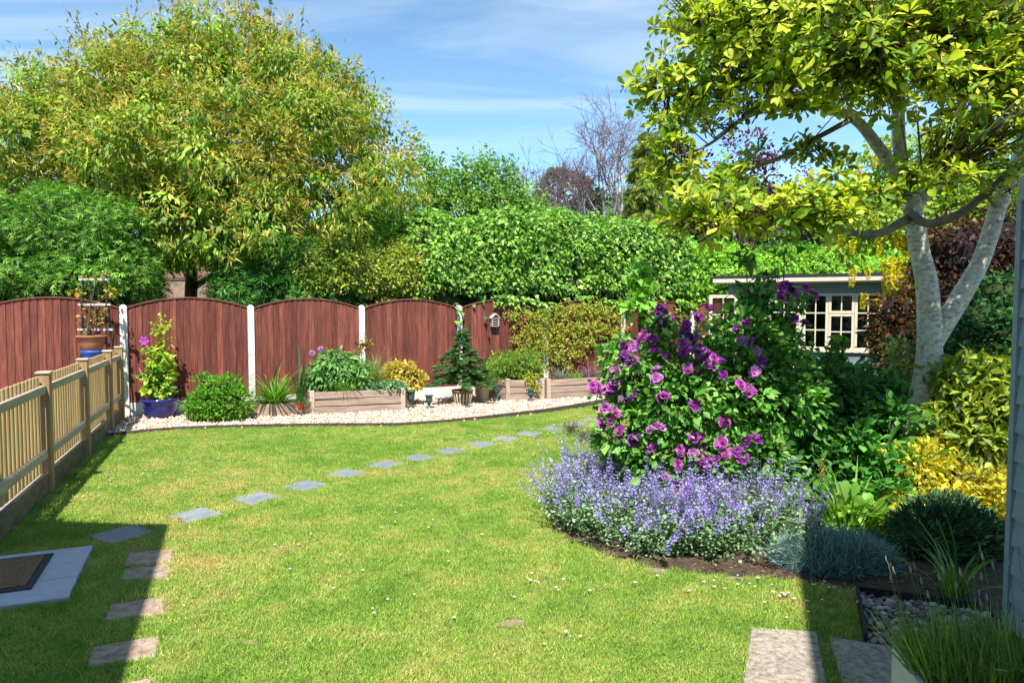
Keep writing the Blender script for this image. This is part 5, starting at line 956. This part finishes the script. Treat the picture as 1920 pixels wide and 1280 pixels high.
# ---- shrubs under and behind the magnolia
rh = [(4.03, 5.9, 0.88, 0.3, 0.3, 0.22), (4.02, 6.1, 1.09, 0.28, 0.3, 0.2), (4.28, 6.0, 1.15, 0.26, 0.3, 0.22), (4.13, 5.7, 0.78, 0.2, 0.25, 0.2), (3.85, 5.9, 0.7, 0.22, 0.3, 0.2), (3.93, 5.6, 0.61, 0.26, 0.25, 0.16), (3.67, 5.9, 0.56, 0.15, 0.2, 0.14), (4.26, 5.7, 0.91, 0.2, 0.25, 0.3)]
shrub('rhododendron', 'rhododendron with whorls of long yellow green leaves right of the trunk', 'shrub', rh,
      [dict(nc=420, per=8, cr=.06, L=.105, W=.032, T=T_LEAF, cols=[G(150, 166, 56), G(122, 146, 50), G(184, 192, 78), G(82, 112, 40)], lo=.65, droop=.25, out=.5, jit=1.0, up=.9)], lf_gloss, .55, base=(3.95, 6.0, 0))
iv = [(4.54, 7.0, 1.39, 0.35, 0.3, 0.25), (4.87, 7.0, 1.5, 0.35, 0.3, 0.3), (5.0, 6.8, 1.4, 0.3, 0.3, 0.3), (4.48, 6.8, 1.13, 0.3, 0.3, 0.25), (5.17, 7.2, 1.83, 0.3, 0.3, 0.25)]
shrub('evergreen_shrub', 'dark green small leaved shrub behind the rhododendron', 'shrub', iv,
      [dict(nc=460, per=10, cr=.11, L=.055, W=.034, T=T_LEAF, cols=[G(52, 100, 52), G(76, 128, 66), G(34, 68, 36)], lo=.8)], lf_gloss, .75)
cp = [(5.62, 8.6, 2.38, 0.5, 0.5, 0.5), (6.08, 8.5, 2.44, 0.5, 0.5, 0.5), (6.2, 8.2, 1.97, 0.5, 0.5, 0.6), (5.76, 8.4, 1.84, 0.55, 0.5, 0.5), (5.43, 8.6, 1.84, 0.5, 0.5, 0.4), (6.03, 8.2, 1.33, 0.6, 0.5, 0.6), (5.39, 8.4, 1.25, 0.6, 0.5, 0.5), (6.73, 8.5, 2.57, 0.7, 0.6, 0.8)]
shrub('copper_shrub', 'dark purple brown leaved shrub behind the pale trunk at the right', 'shrub', cp,
      [dict(nc=1100, per=12, cr=.15, L=.065, W=.038, T=T_SIMPLE, cols=[G(66, 44, 50), G(92, 58, 60), G(48, 40, 40), G(110, 80, 50)], lo=.8)], lf, .75, core_m=inner_dark)
br = [(4.75, 8.4, 1.64, 0.28, 0.3, 0.3), (4.75, 8.2, 1.33, 0.28, 0.3, 0.3), (4.67, 8.4, 1.32, 0.2, 0.25, 0.3), (4.58, 8.0, 0.96, 0.3, 0.3, 0.3)]
shrub('bronze_shrub', 'bronze and dark green shrub against the right end of the summerhouse', 'shrub', br,
      [dict(nc=300, per=12, cr=.12, L=.06, W=.03, T=T_SIMPLE, cols=[G(120, 74, 36), G(86, 70, 34), G(54, 66, 34), G(70, 48, 30)], lo=.75)], lf, .75, core_m=inner_dark)
va = [(4.14, 7.3, 1.31, 0.1, 0.12, 0.1), (4.15, 7.2, 1.09, 0.13, 0.15, 0.12), (4.07, 7.1, 0.88, 0.14, 0.15, 0.12), (4.07, 7.2, 0.98, 0.12, 0.15, 0.1)]
shrub('variegated_shrub', 'cream and green variegated shrub just left of the pale trunk', 'shrub', va,
      [dict(nc=120, per=8, cr=.07, L=.06, W=.026, T=T_SIMPLE, cols=[G(196, 204, 150), G(150, 176, 110), G(110, 150, 86)], lo=.4, jit=.9)], lf, base=(4.2, 7.3, 0))
bg = [(7.2, 10.6, .9, .9, .8, .9), (7.4, 10.4, 2.1, .9, .8, .9), (8.4, 10.2, 1.0, .9, .8, .9), (8.5, 10.0, 2.2, 1.0, .8, 1.0), (9.6, 9.6, 1.2, 1, 1, 1.2), (9.6, 9.4, 2.6, 1, 1, 1), (6.4, 10.9, .9, .6, .6, .8)]
shrub('dark_hedge', 'dark leafy hedge closing the garden behind the magnolia', 'hedge', bg,
      [dict(nc=900, per=12, cr=.22, L=.10, W=.06, T=T_SIMPLE, cols=[G(48, 78, 36), G(70, 104, 44), G(34, 52, 28)], lo=.85)], lf, .85)


# ================================================================ pots and plants on the gravel
def pot(name, label, cat, c, prof, material, soil_r, soil_z, group=None, n=28):
    th = thing(name, label, cat, (c[0], c[1], c[2] if len(c) > 2 else 0), group); MB().lathe((c[0], c[1], c[2] if len(c) > 2 else 0), prof, n).build('body', material, th, smooth=True)
    z = (c[2] if len(c) > 2 else 0); MB().lathe((c[0], c[1], z), [(soil_r, soil_z - .02), (soil_r, soil_z)], 20).build('compost', soil, th); return th
blue = mat('cobalt_glaze', (.012, .016, .13), (.022, .030, .20), 4, .12, spec=.6)
cobalt2 = mat('bright_blue', (.03, .10, .50), (.05, .14, .6), 4, .4)
bpx, bpy_ = -5.56, 10.72
pot('glazed_pot', 'round cobalt blue glazed pot with the climbing clematis', 'pot', (bpx, bpy_), [(.19, 0), (.215, .02), (.25, .18), (.255, .25), (.275, .26), (.282, .29), (.27, .312), (.245, .31), (.24, .25)], blue, .243, .262)
cb = [(bpx + .0, bpy_, .45, .22, .2, .16), (bpx - .03, bpy_, .68, .2, .18, .16), (bpx + .03, bpy_, .88, .17, .16, .16), (bpx - .02, bpy_, 1.08, .14, .12, .14), (bpx + .04, bpy_, 1.3, .12, .1, .14), (bpx + .02, bpy_, 1.5, .16, .1, .12), (bpx + .12, bpy_, 1.2, .07, .07, .12)]
cl = shrub('clematis', 'pale green clematis climbing out of the blue pot', 'climber', cb, [dict(nc=150, per=6, cr=.07, L=.072, W=.05, T=T_LEAF, cols=[G(168, 196, 62), G(196, 206, 84), G(120, 160, 50)], lo=.3, droop=.5, front=lambda P: P[:, 2] < 1.12), dict(nc=34, per=5, cr=.06, L=.06, W=.042, T=T_LEAF, cols=[G(190, 190, 80), G(160, 180, 60)], lo=.3, droop=.5, front=lambda P: P[:, 2] > 1.1), dict(nc=60, per=6, cr=.07, L=.06, W=.04, T=T_LEAF, cols=[G(70, 116, 44), G(90, 140, 56)], lo=.4, front=lambda P: P[:, 2] < .75)], lf, stems=7, base=(bpx, bpy_, .26), base_z=.26)
q = Leaves(); a = np.arange(6) * 1.047; q.add(np.tile((bpx - .13, bpy_ - .16, 1.22), (6, 1)), np.c_[np.cos(a), -.25 * np.ones(6), np.sin(a)], np.tile((0, -1, .3), (6, 1)), .085, .05, T_OBOV, palette(6, [(.42, .06, .40), (.50, .10, .48)], .1)); q.build('flower', petal_m, cl)
q = MB(); q.tube([(bpx - .05, bpy_ - .05, .26), (bpx - .27, bpy_ - .08, .78)], .006, 6); q.tube([(bpx + .02, bpy_, .26), (bpx + .03, bpy_ + .02, 1.62)], .006, 6)
q.build('cane', mat('bamboo', (.42, .31, .15), (.55, .42, .22), 9, .7), cl)
shrub('box_shrub', 'bushy bright green shrub on the gravel beside the blue pot', 'shrub', [(-4.5, 10.42, .25, .42, .3, .26), (-4.72, 10.4, .22, .26, .24, .22), (-4.3, 10.42, .26, .28, .24, .27), (-4.42, 10.46, .5, .24, .2, .18), (-4.76, 10.5, .62, .08, .08, .09), (-4.6, 10.45, .48, .2, .18, .14)],
      [dict(nc=620, per=9, cr=.075, L=.052, W=.024, T=T_SIMPLE, cols=[G(104, 158, 48), G(136, 184, 66), G(76, 124, 40)], lo=.75, droop=-.1, out=.8, jit=.8)], lf, .6, base=(-4.5, 10.42, 0))

# raised-bed plants
def grass_plant(label, c, parts, material=None, cat='plant', name='strappy_plant'):
    th = thing(name, label, cat, c); lv = Leaves()
    for a in parts: blades(lv, c if 'c' not in a else a['c'], **{k: v for k, v in a.items() if k != 'c'})
    lv.build('foliage', material or lf, th); return th
grass_plant('arching green strap leaved plant spilling over the low timber bed', (-3.83, 10.95, .17), [dict(n=240, L=.40, W=.020, spread=.75, cols=[G(96, 150, 44), G(130, 176, 62), G(64, 112, 36)], r=.12)])
grass_plant('upright dark sword leaves beside the rounded shrub', (-3.50, 11.2, .2), [dict(n=14, L=.62, W=.045, spread=.28, cols=[G(60, 96, 48), G(84, 120, 60)], r=.06, T=T_BLADE), dict(c=(-4.02, 11.25, .2), n=5, L=.55, W=.035, spread=.12, cols=[G(60, 96, 48)], r=.03, T=T_BLADE)])
shrub('silver_plant', 'small silvery plant at the left end of the low timber bed', 'plant', [(-4.1, 10.95, .25, .12, .1, .08)], [dict(nc=40, per=7, cr=.05, L=.04, W=.016, T=T_SIMPLE, cols=[G(150, 170, 130), G(180, 190, 150)], lo=.4)], lf_soft, base=(-4.1, 10.95, .16), base_z=.16, stems=3)
rd = shrub('red_flowers', 'small plant with bright red flowers hanging over the bed corner', 'plant', [(-3.38, 10.93, .24, .13, .09, .07), (-3.34, 10.88, .17, .11, .06, .06)], [dict(nc=50, per=8, cr=.05, L=.04, W=.01, T=T_SIMPLE, cols=[G(100, 140, 80), G(70, 110, 60)], lo=.4)], lf, base=(-3.38, 10.95, .16), base_z=.1, stems=3)
q = Leaves(); n = 70; q.add(np.c_[rng.normal(-3.35, .05, n), rng.normal(10.84, .02, n), rng.normal(.16, .03, n)], rvec(n) + [0, -1, .3], rvec(n) + [0, -.5, 1], .03, .03, T_SIMPLE, palette(n, [(.55, .02, .02), (.42, .015, .02)], .15)); q.build('flowers', petal_m, rd)
shrub('rounded_shrub', 'rounded grey green leafy shrub in the long timber bed', 'shrub', [(-2.95, 11.55, .62, .42, .32, .32), (-3.18, 11.5, .52, .26, .25, .24), (-2.66, 11.55, .56, .30, .28, .28), (-2.95, 11.5, .84, .26, .22, .14)],
      [dict(nc=560, per=9, cr=.085, L=.075, W=.026, T=T_LANCE, cols=[G(112, 160, 84), G(140, 184, 108), G(80, 126, 62)], lo=.8, droop=.45, out=.7, jit=.6)], lf_soft, .72, base=(-2.95, 11.55, .3), base_z=.3)
for p, lb in (((-3.33, 11.35, .98), 'left'), ((-3.20, 11.4, 1.04), 'right')):
    th = thing('allium_flower', 'pale mauve allium globe above the rounded shrub, %s of the pair' % lb, 'allium', (p[0], p[1] + .05, .32)); MB().tube([(p[0], p[1] + .05, .3), p], .004, 5).build('stalk', MATS['green_stem'], th)
    q = Leaves(); d = rvec(90); q.add(np.tile(p, (90, 1)) + d * .03, d, rvec(90), .028, .014, T_SIMPLE, palette(90, [(.42, .28, .52), (.52, .40, .60)], .12)); q.build('flower_head', petal_m, th)
grass_plant('wispy ornamental grass at the right of the rounded shrub', (-2.40, 11.6, .3), [dict(n=420, L=.52, W=.006, spread=.35, cols=[G(140, 158, 74), G(110, 140, 60), G(176, 176, 104)], r=.10)], lf_soft, name='ornamental_grass')
grass_plant('short grassy plant at the front of the long timber bed', (-2.75, 11.28, .32), [dict(n=150, L=.26, W=.012, spread=.6, cols=[G(104, 152, 54), G(132, 172, 70)], r=.12)])
shrub('red_stemmed_plant', 'thin reddish shoots above the ornamental grass', 'plant', [(-2.62, 11.75, 1.02, .10, .06, .10), (-2.48, 11.75, 1.12, .06, .05, .12)], [dict(nc=18, per=4, cr=.05, L=.06, W=.04, T=T_LEAF, cols=[G(150, 110, 50), G(130, 140, 50)], lo=.2)], lf, base=(-2.6, 11.75, .3), base_z=.3, stems=4)
shrub('sedum_plant', 'flat blue green sedum trailing over the right end of the long bed', 'plant', [(-2.05, 11.52, .40, .28, .16, .07), (-2.25, 11.42, .38, .14, .12, .06), (-1.95, 11.48, .34, .12, .1, .06)], [dict(nc=200, per=8, cr=.05, L=.045, W=.024, T=T_LEAF, cols=[G(120, 166, 120), G(92, 140, 96), G(150, 186, 140)], lo=.5, up=.9)], lf_soft, .6, base=(-2.05, 11.52, .31), base_z=.28)
pot('stone_pot', 'buff stone pot behind the end of the long timber bed', 'pot', (-1.92, 12.15), [(.14, 0), (.16, .02), (.19, .26), (.21, .27), (.21, .31), (.18, .31), (.17, .27)], mat('buff_stone', (.42, .34, .22), (.58, .48, .34), 9, .9, .4), .175, .28)
shrub('yellow_bush', 'rounded bright yellow leaved bush in front of the fence', 'shrub', [(-1.95, 12.1, .56, .27, .2, .22), (-1.75, 12.05, .46, .17, .16, .18), (-2.12, 12.1, .52, .15, .15, .16)],
      [dict(nc=230, per=9, cr=.08, L=.055, W=.038, T=T_LEAF, cols=[G(224, 208, 92, .8), G(206, 190, 70, .8), G(236, 226, 130, .8), G(150, 120, 60)], lo=.7)], lf, .55, base=(-1.92, 12.12, .29), base_z=.29)

# urns
iron = mat('green_cast_iron', (.028, .060, .062), (.055, .095, .095), 12, .5, .1, spec=.5)
uprof = [(.052, 0), (.058, .0), (.058, .03), (.03, .06), (.022, .10), (.032, .115), (.022, .13), (.05, .16), (.066, .20), (.058, .235), (.056, .29), (.082, .315), (.086, .325), (.07, .325), (.05, .29)]
for (x, y), s, lb in (((-1.73, 11.62), .95, 'beside the end of the long bed'), ((-1.42, 11.62), .72, 'standing alone on the gravel'), ((-.285, 12.5), 1.0, 'left of the angled bed'), ((.345, 12.5), .70, 'in front of the angled bed')):
    th = thing('urn', 'dark green cast iron urn ' + lb, 'urn', (x, y, .004), 'small cast iron urns on the gravel'); MB().lathe((x, y, .004), [(r * (1 if s > .8 else .95) , z * s) for r, z in uprof], 20).build('body', iron, th, smooth=True); MB().lathe((x, y, .004), [(.055, .29 * s), (.055, .296 * s)], 14).build('compost', soil, th)

# fir in a striped pot
fx, fy = -.89, 12.22
gp = pot('striped_pot', 'brown glazed pot with cream vertical stripes holding the fir', 'pot', (fx, fy), [(.13, 0), (.14, .01), (.175, .14), (.182, .22), (.196, .23), (.196, .26), (.178, .262), (.17, .23)], mat('ochre_glaze', (.13, .085, .025), (.20, .14, .05), 10, .4, spec=.5), .172, .24)
for k in range(18):
    a = k * 6.283 / 18; q = MB()
    for (r0, z0), (r1, z1) in (((.143, .02), (.178, .14)), ((.178, .14), (.184, .205))): q.bar((fx + r0 * math.cos(a), fy + r0 * math.sin(a), z0), (fx + r1 * math.cos(a), fy + r1 * math.sin(a), z1), .022, .008, (math.cos(a), math.sin(a), 0))
    q.build('stripe', MATS['cream_paint'], gp)
ft = thing('fir_tree', 'small fir tree in the striped pot', 'fir tree', (fx, fy, .24)); MB().tube([(fx, fy, .2), (fx + .02, fy, .8), (fx, fy, 1.38)], [.022, .014, .004], 6).build('trunk', bark, ft)
lv = Leaves(); A_, D_, L_ = [], [], []
for k in range(62):
    z = .34 + 1.0 * (k / 62) ** 1.05; r = (.47 * max(0., 1 - ((z - .28) / .80) ** 2.2) + .13 * max(0., 1 - (z - .3) / 1.15) + .02) * random.uniform(.55, 1.15); a = k * 2.4 + random.uniform(-.4, .4); n = max(5, int(r * 46))
    for s in np.linspace(.12, 1, n):
        for side in (-1, 0, 1): A_.append((fx + r * s * math.cos(a), fy + r * s * math.sin(a), z + .25 * s * r - .30 * s * s * r + random.gauss(0, .012))); D_.append((math.cos(a + side * .9) + random.gauss(0, .15), math.sin(a + side * .9) + random.gauss(0, .15), random.gauss(.05, .15)))
lv.add(np.array(A_), np.array(D_), UP + rng.normal(size=(len(A_), 3)) * .3, rng.uniform(.09, .16, len(A_)), .08, T_FROND3, palette(len(A_), [G(84, 128, 70), G(112, 152, 90), G(60, 98, 56)], .16)); lv.build('crown', lf_con, ft)
pp_ = pot('cream_pot', 'tall pale cream pot left of the angled bed', 'pot', (-.55, 12.62), [(.10, 0), (.11, .01), (.135, .28), (.15, .29), (.15, .33), (.13, .33), (.125, .29)], mat('cream_clay', (.55, .46, .32), (.68, .60, .45), 9, .8, .2), .128, .30)
grass_plant('arching green grass in the tall cream pot', (-.55, 12.62, .29), [dict(n=230, L=.42, W=.014, spread=.75, cols=[G(120, 164, 66), G(150, 186, 84), G(86, 130, 50)], r=.08), dict(n=50, L=.34, W=.012, spread=1.6, cols=[G(206, 190, 120, .8)], r=.1, lift=.4)])
# angled bed and climber bed
shrub('feathery_shrub', 'feathery green shrub in the angled bed', 'shrub', [(-.1, 13.15, .62, .32, .25, .26), (.25, 13.1, .64, .30, .25, .30), (.42, 13.0, .52, .2, .2, .2), (-.28, 13.2, .52, .2, .2, .18)],
      [dict(nc=460, per=9, cr=.10, L=.07, W=.02, T=T_SIMPLE, cols=[G(124, 160, 60), G(100, 142, 50), G(156, 176, 76)], lo=.6, jit=1.0)], lf, .5, base=(.1, 13.1, .33), base_z=.33)
shrub('trailing_plant', 'yellow green plant trailing over the front of the angled bed', 'plant', [(.36, 12.72, .40, .10, .07, .09), (.42, 12.68, .28, .08, .06, .10), (.30, 12.74, .46, .12, .07, .06)], [dict(nc=70, per=7, cr=.05, L=.05, W=.022, T=T_SIMPLE, cols=[G(206, 196, 70), G(170, 176, 60), G(130, 150, 50)], lo=.4, droop=.6)], lf, base=(.36, 12.8, .33), base_z=.1, stems=3)
for (x, y), lb, cols, L in (((.95, 13.15), 'grey green lavender tuft in the climber bed', [G(150, 160, 140), G(120, 136, 112)], .22), ((1.25, 13.2), 'low fresh green tuft in the climber bed', [G(110, 166, 60), G(140, 186, 84)], .16), ((1.5, 13.35), 'purple grey tuft in the climber bed', [G(120, 90, 120), G(150, 124, 150)], .22), ((2.0, 13.7), 'loose green plant at the right end of the climber bed', [G(120, 160, 60), G(150, 160, 70)], .4)):
    grass_plant(lb, (x, y, .33), [dict(n=130, L=L, W=.010, spread=.6, cols=cols, r=.11, T=T_BLADE)], lf_soft, name='bed_plant')
cg = thing('fence_climber', 'yellow green climber spread over two fence panels', 'climber', (*fpt(4.4, .1), .3)); lv = Leaves(); tw = Leaves()
def fpos(i, z, off): p = F0 + np.outer(np.asarray(i), FS) + FN * np.asarray(off)[:, None]; return np.c_[p, z]
spots = [(3.58, 1.56, .10, .10, 24), (3.70, 1.55, .12, .13, 40), (3.82, 1.50, .12, .2, 60), (3.70, 1.25, .10, .12, 40), (3.86, 1.2, .13, .2, 80), (3.72, .95, .1, .12, 40), (3.90, .92, .12, .16, 60), (3.82, .70, .10, .12, 40), (3.95, 1.55, .1, .15, 50), (3.62, 1.08, .05, .06, 14),
         (4.15, 1.62, .14, .16, 90), (4.4, 1.66, .16, .16, 110), (4.65, 1.66, .16, .16, 110), (4.85, 1.55, .1, .18, 70), (4.15, 1.3, .14, .18, 100), (4.4, 1.3, .16, .18, 120), (4.65, 1.28, .16, .18, 120), (4.85, 1.2, .10, .16, 60), (4.15, 1.0, .13, .16, 80), (4.4, .98, .14, .14, 70), (4.12, .72, .12, .14, 55), (4.35, .72, .12, .12, 40), (4.25, .52, .1, .1, 24), (4.55, 1.0, .06, .10, 20), (4.88, .95, .05, .2, 24), (4.02, 1.15, .08, .4, 70)]
for i_, z_, di, dz, nc in spots:
    nc = int(nc * .52); ii = rng.normal(i_, di * .5, nc); zi = np.minimum(rng.normal(z_, dz * .55, nc), 1.86); C = fpos(ii, zi, rng.uniform(.06, .16, nc)); per = 7; ci = np.repeat(np.arange(nc), per); n = len(ci)
    f3 = np.array([FN[0], FN[1], .35]); lv.add(C[ci] + rng.normal(size=(n, 3)) * .035, f3 * .6 + rng.normal(size=(n, 3)) * .7, f3 + UP * .4 + rng.normal(size=(n, 3)) * .4, rng.uniform(.04, .065, n), .028, T_LEAF, palette(n, [G(196, 192, 74), G(212, 204, 100), G(150, 172, 62), G(184, 134, 70), G(112, 146, 54)], .18, [.24, .16, .30, .08, .22]))
lv.build('foliage', lf, cg)
m = MB()
for k in range(26):
    i0 = random.uniform(3.75, 4.8); z1 = random.uniform(.9, 1.7); a = fpos([i0], [.33], [.05])[0]; b = fpos([i0 + random.uniform(-.12, .12)], [z1], [.05])[0]; c = (a + b) / 2 + np.array([random.uniform(-.08, .08), 0, 0]); m.tube([tuple(a), tuple(c), tuple(b)], [.008, .006, .003], 5)
m.build('stems', bark, cg)

# insect house on the fence
hx_, hy_ = fpt(3, .075, .73); ih = thing('insect_house', 'small grey wooden insect house with a pitched roof on the fence', 'insect house', (hx_, hy_, 1.36), None)
wood_g = mat('grey_wood', (.34, .31, .28), (.52, .48, .44), 9, .85, .3); V2 = lambda r, o, z: (hx_ + FD[0] * r + FN[0] * o, hy_ + FD[1] * r + FN[1] * o, z)
def plate(pts, o0, o1):
    n = len(pts); b = MB(); b.add([V2(r, o0, z) for r, z in pts] + [V2(r, o1, z) for r, z in pts], [tuple(range(n)), tuple(range(2 * n - 1, n - 1, -1))] + [(i, i + n, (i + 1) % n + n, (i + 1) % n) for i in range(n)]); return b
plate([(-.075, 1.36), (.075, 1.36), (.075, 1.53), (0, 1.60), (-.075, 1.53)], -.055, -.04).build('back', wood_g, ih)
for pts in ([(-.075, 1.36), (-.06, 1.36), (-.06, 1.53), (-.075, 1.53)], [(.06, 1.36), (.075, 1.36), (.075, 1.53), (.06, 1.53)]): plate(pts, -.04, .05).build('side', wood_g, ih)
for z in (1.36, 1.405, 1.455, 1.51): plate([(-.06, z), (.06, z), (.06, z + .014), (-.06, z + .014)], -.04, .045).build('shelf', wood_g, ih)
plate([(-.058, 1.53), (.058, 1.53), (0, 1.585)], -.038, .03).build('gable_fill', mat('cane_ends', (.16, .11, .06), (.3, .22, .13), 60, .9), ih)
for s in (-1, 1): plate([(0, 1.605), (s * .10, 1.52), (s * .10, 1.535), (0, 1.622)], -.06, .065).build('roof_board', mat('pale_wood_%d' % (s + 1), (.5, .46, .41), (.62, .58, .52), 9, .85), ih)

# terracotta bowl and trellis on a blue stand beyond the picket fence
tx, ty = -6.34, 10.28
th = thing('blue_stand', 'blue drum carrying the terracotta bowl, mostly hidden by the picket fence', 'stand', (tx, ty, 0)); MB().lathe((tx, ty, 0), [(.12, 0), (.13, .02), (.13, 1.05), (.145, 1.06), (.145, 1.09), (.11, 1.09)], 24).build('drum', cobalt2, th, smooth=True)
pot('terracotta_bowl', 'terracotta bowl raised on the blue drum', 'pot', (tx, ty, 1.092), [(.13, 0), (.14, .01), (.17, .10), (.185, .19), (.205, .195), (.205, .225), (.185, .225), (.175, .19)], mat('terracotta', (.27, .10, .055), (.38, .16, .09), 8, .8, .2), .178, .20)
ob = thing('trellis', 'dark timber trellis with pale rungs rising behind the terracotta bowl', 'trellis', (tx, ty + .2, 0)); dkw = mat('dark_trellis', (.03, .024, .02), (.06, .05, .042), 8, .85); plw = mat('pale_rung', (.42, .38, .36), (.55, .51, .48), 8, .8)
for s in (-1, 1): MB().bar((tx + s * .30, ty + .12, 0), (tx + s * .17, ty + .12, 2.24), .025, .025, (0, 1, 0)).build('post', dkw, ob)
for z in (.9, 1.40, 1.78, 2.16): w = .30 - .13 * z / 2.24 + .05; MB().bar((tx - w, ty + .10, z), (tx + w, ty + .10, z), .016, .032).build('rung', plw, ob)
for r in (-.08, .06): MB().bar((tx + r, ty + .125, .9), (tx + r * .8, ty + .125, 2.16), .012, .012, (0, 1, 0)).build('slat', dkw, ob)
shrub('potted_climber', 'sparse yellowing climber on the dark trellis', 'climber', [(tx - .1, ty, 1.55, .09, .06, .2), (tx + .12, ty, 1.6, .1, .06, .2), (tx - .13, ty, 1.36, .12, .08, .06), (tx + .22, ty + .1, 1.95, .12, .06, .16), (tx - .25, ty + .1, 2.0, .1, .06, .16), (tx + .05, ty + .1, 2.2, .22, .05, .06)],
      [dict(nc=54, per=4, cr=.05, L=.05, W=.034, T=T_LEAF, cols=[G(150, 160, 60), G(190, 170, 60), G(120, 140, 56), G(170, 120, 50)], lo=.2, droop=.4)], lf, base=(tx, ty, 1.29), base_z=1.28, stems=9)

# lavender in a pale trough, bottom right
tr = thing('trough', 'pale grey trough at the bottom right, almost hidden by lavender', 'planter', (1.66, 2.3, 0)); ta = R(-12)
def tp(a, b): return (1.36 + a * math.cos(ta) - b * math.sin(ta), 2.30 + a * math.sin(ta) + b * math.cos(ta))
wm = mat('pale_trough', (.42, .45, .48), (.52, .55, .58), 8, .6)
for a0, a1, b0, b1 in ((0, .75, -.14, -.12), (0, .75, .12, .14), (0, .02, -.119, .119), (.73, .75, -.119, .119)): MB().prism([tp(a0, b0), tp(a1, b0), tp(a1, b1), tp(a0, b1)], .0, .50).build('side', wm, tr)
MB().prism([tp(.021, -.119), tp(.729, -.119), tp(.729, .119), tp(.021, .119)], .0, .45).build('compost', soil, tr)
la = thing('lavender', 'lavender with thin green stems and pale buds in the foreground', 'lavender', (*tp(.37, 0), .45)); lv = Leaves(); n = 1250; A = rng.uniform(.03, .72, n); B = rng.uniform(-.11, .11, n); P = np.array([(*tp(a, b), .45) for a, b in zip(A, B)])
o = np.c_[(A - .37) * .9, B * 2.2, np.zeros(n)]; D = unit(o + UP + rng.normal(size=(n, 3)) * .16 + np.array([-.10, 0, 0])); L = rng.uniform(.13, .30, n)
lv.add(P, D, rvec(n), L, .0055, T_BLADE_ST, palette(n, [G(140, 184, 76), G(112, 156, 74), G(170, 200, 104), G(96, 134, 76)], .15))
k = 3; i = np.repeat(np.arange(n), k); lv.add(P[i] + D[i] * (L[i] * rng.uniform(.1, .75, n * k))[:, None], D[i] + rng.normal(size=(n * k, 3)) * .35, rvec(n * k), rng.uniform(.03, .06, n * k), .004, T_BLADE_ST, palette(n * k, [G(104, 140, 74), G(130, 164, 84)], .15)); lv.build('foliage', lf_soft, la)
st = Leaves(); n = 46; A = rng.uniform(.03, .72, n); P = np.array([(*tp(a, random.uniform(-.1, .1)), .5) for a in A]); D = unit(np.c_[(A - .45) * .5 - .10, rng.normal(0, .12, n), np.ones(n)]); L = rng.uniform(.26, .40, n); twigs(st, P, P + D * L[:, None], .003, (.16, .20, .10))
T_ = P + D * L[:, None]; st.add(T_ - D * .005, D, rvec(n), .032, .009, T_CATKIN, palette(n, [(.42, .44, .36), (.34, .34, .40), (.5, .5, .40)], .1)); st.build('flower_stems', lf_soft, la)

# ================================================================ daisies and litter on the lawn
lv = Leaves(); cl_ = [(-3.6, 7.4, .8, .7, 36), (-4.0, 6.4, .5, .5, 14), (-2.3, 9.3, 1.2, .3, 20), (-.2, 9.0, .8, .3, 36), (.6, 9.6, .5, .3, 20), (.15, 4.1, .25, .25, 9), (1.3, 4.15, .45, .2, 15), (1.6, 3.9, .3, .2, 10), (-.5, 5.4, 1.2, 1, 14), (1.9, 4.15, .12, .12, 8), (1.3, 10.8, .4, .4, 18), (-.6, 3.9, .9, .4, 6), (.3, 3.4, .2, .1, 3), (-1.4, 4.6, .4, .4, 4)]
D2 = np.concatenate([np.c_[rng.normal(x, sx * .5, k), rng.normal(y, sy * .5, k)] for x, y, sx, sy, k in cl_]); D2 = D2[in_poly(D2, LAWN)]
for q in SLABS: D2 = D2[~in_poly(D2, q)]
n = len(D2); per = 9; i = np.repeat(np.arange(n), per); a = np.tile(np.arange(per) * 6.283 / per, n); z = rng.uniform(.03, .045, n); o = np.c_[np.cos(a), np.sin(a), np.zeros(n * per)]
lv.add(np.c_[D2, z][i], o + UP * .12, np.tile(UP, (n * per, 1)), (rng.uniform(.008, .014, n))[i], .008, T_SIMPLE, np.tile([.8, .8, .78], (n * per, 1)))
lv.add(np.c_[D2, z + .002], np.tile([0, 1.0, .3], (n, 1)), np.tile(UP, (n, 1)), .006, .006, T_CHIP, np.tile([.7, .5, .05], (n, 1)))
tw = np.c_[D2, np.zeros(n)]; twigs(lv, tw, np.c_[D2, z], .002, (.12, .2, .05))
tag(lv.build('daisies', petal_m), 'white daisies dotted over the lawn', 'daisies', kind='stuff')
lv = Leaves(); n = 260; P2 = np.c_[rng.uniform(2.0, 2.75, n), rng.uniform(3.95, 4.6, n)]; P2 = np.concatenate([P2, np.c_[rng.uniform(.9, 2.1, 160), rng.uniform(4.25, 4.6, 160)]]); P2 = P2[~in_poly(P2, LAWN) & ~in_poly(P2, PB)]; n = len(P2)
lv.add(np.c_[P2, np.full(n, .012)], rvec(n) * [1, 1, .2], UP + rvec(n) * .5, .03, .016, T_SIMPLE, palette(n, [(.16, .09, .05), (.26, .17, .09), (.09, .06, .04)], .2)); tag(lv.build('leaf_litter', lf_soft), 'brown leaf litter and crumbs on the border soil', 'leaf litter', kind='stuff')
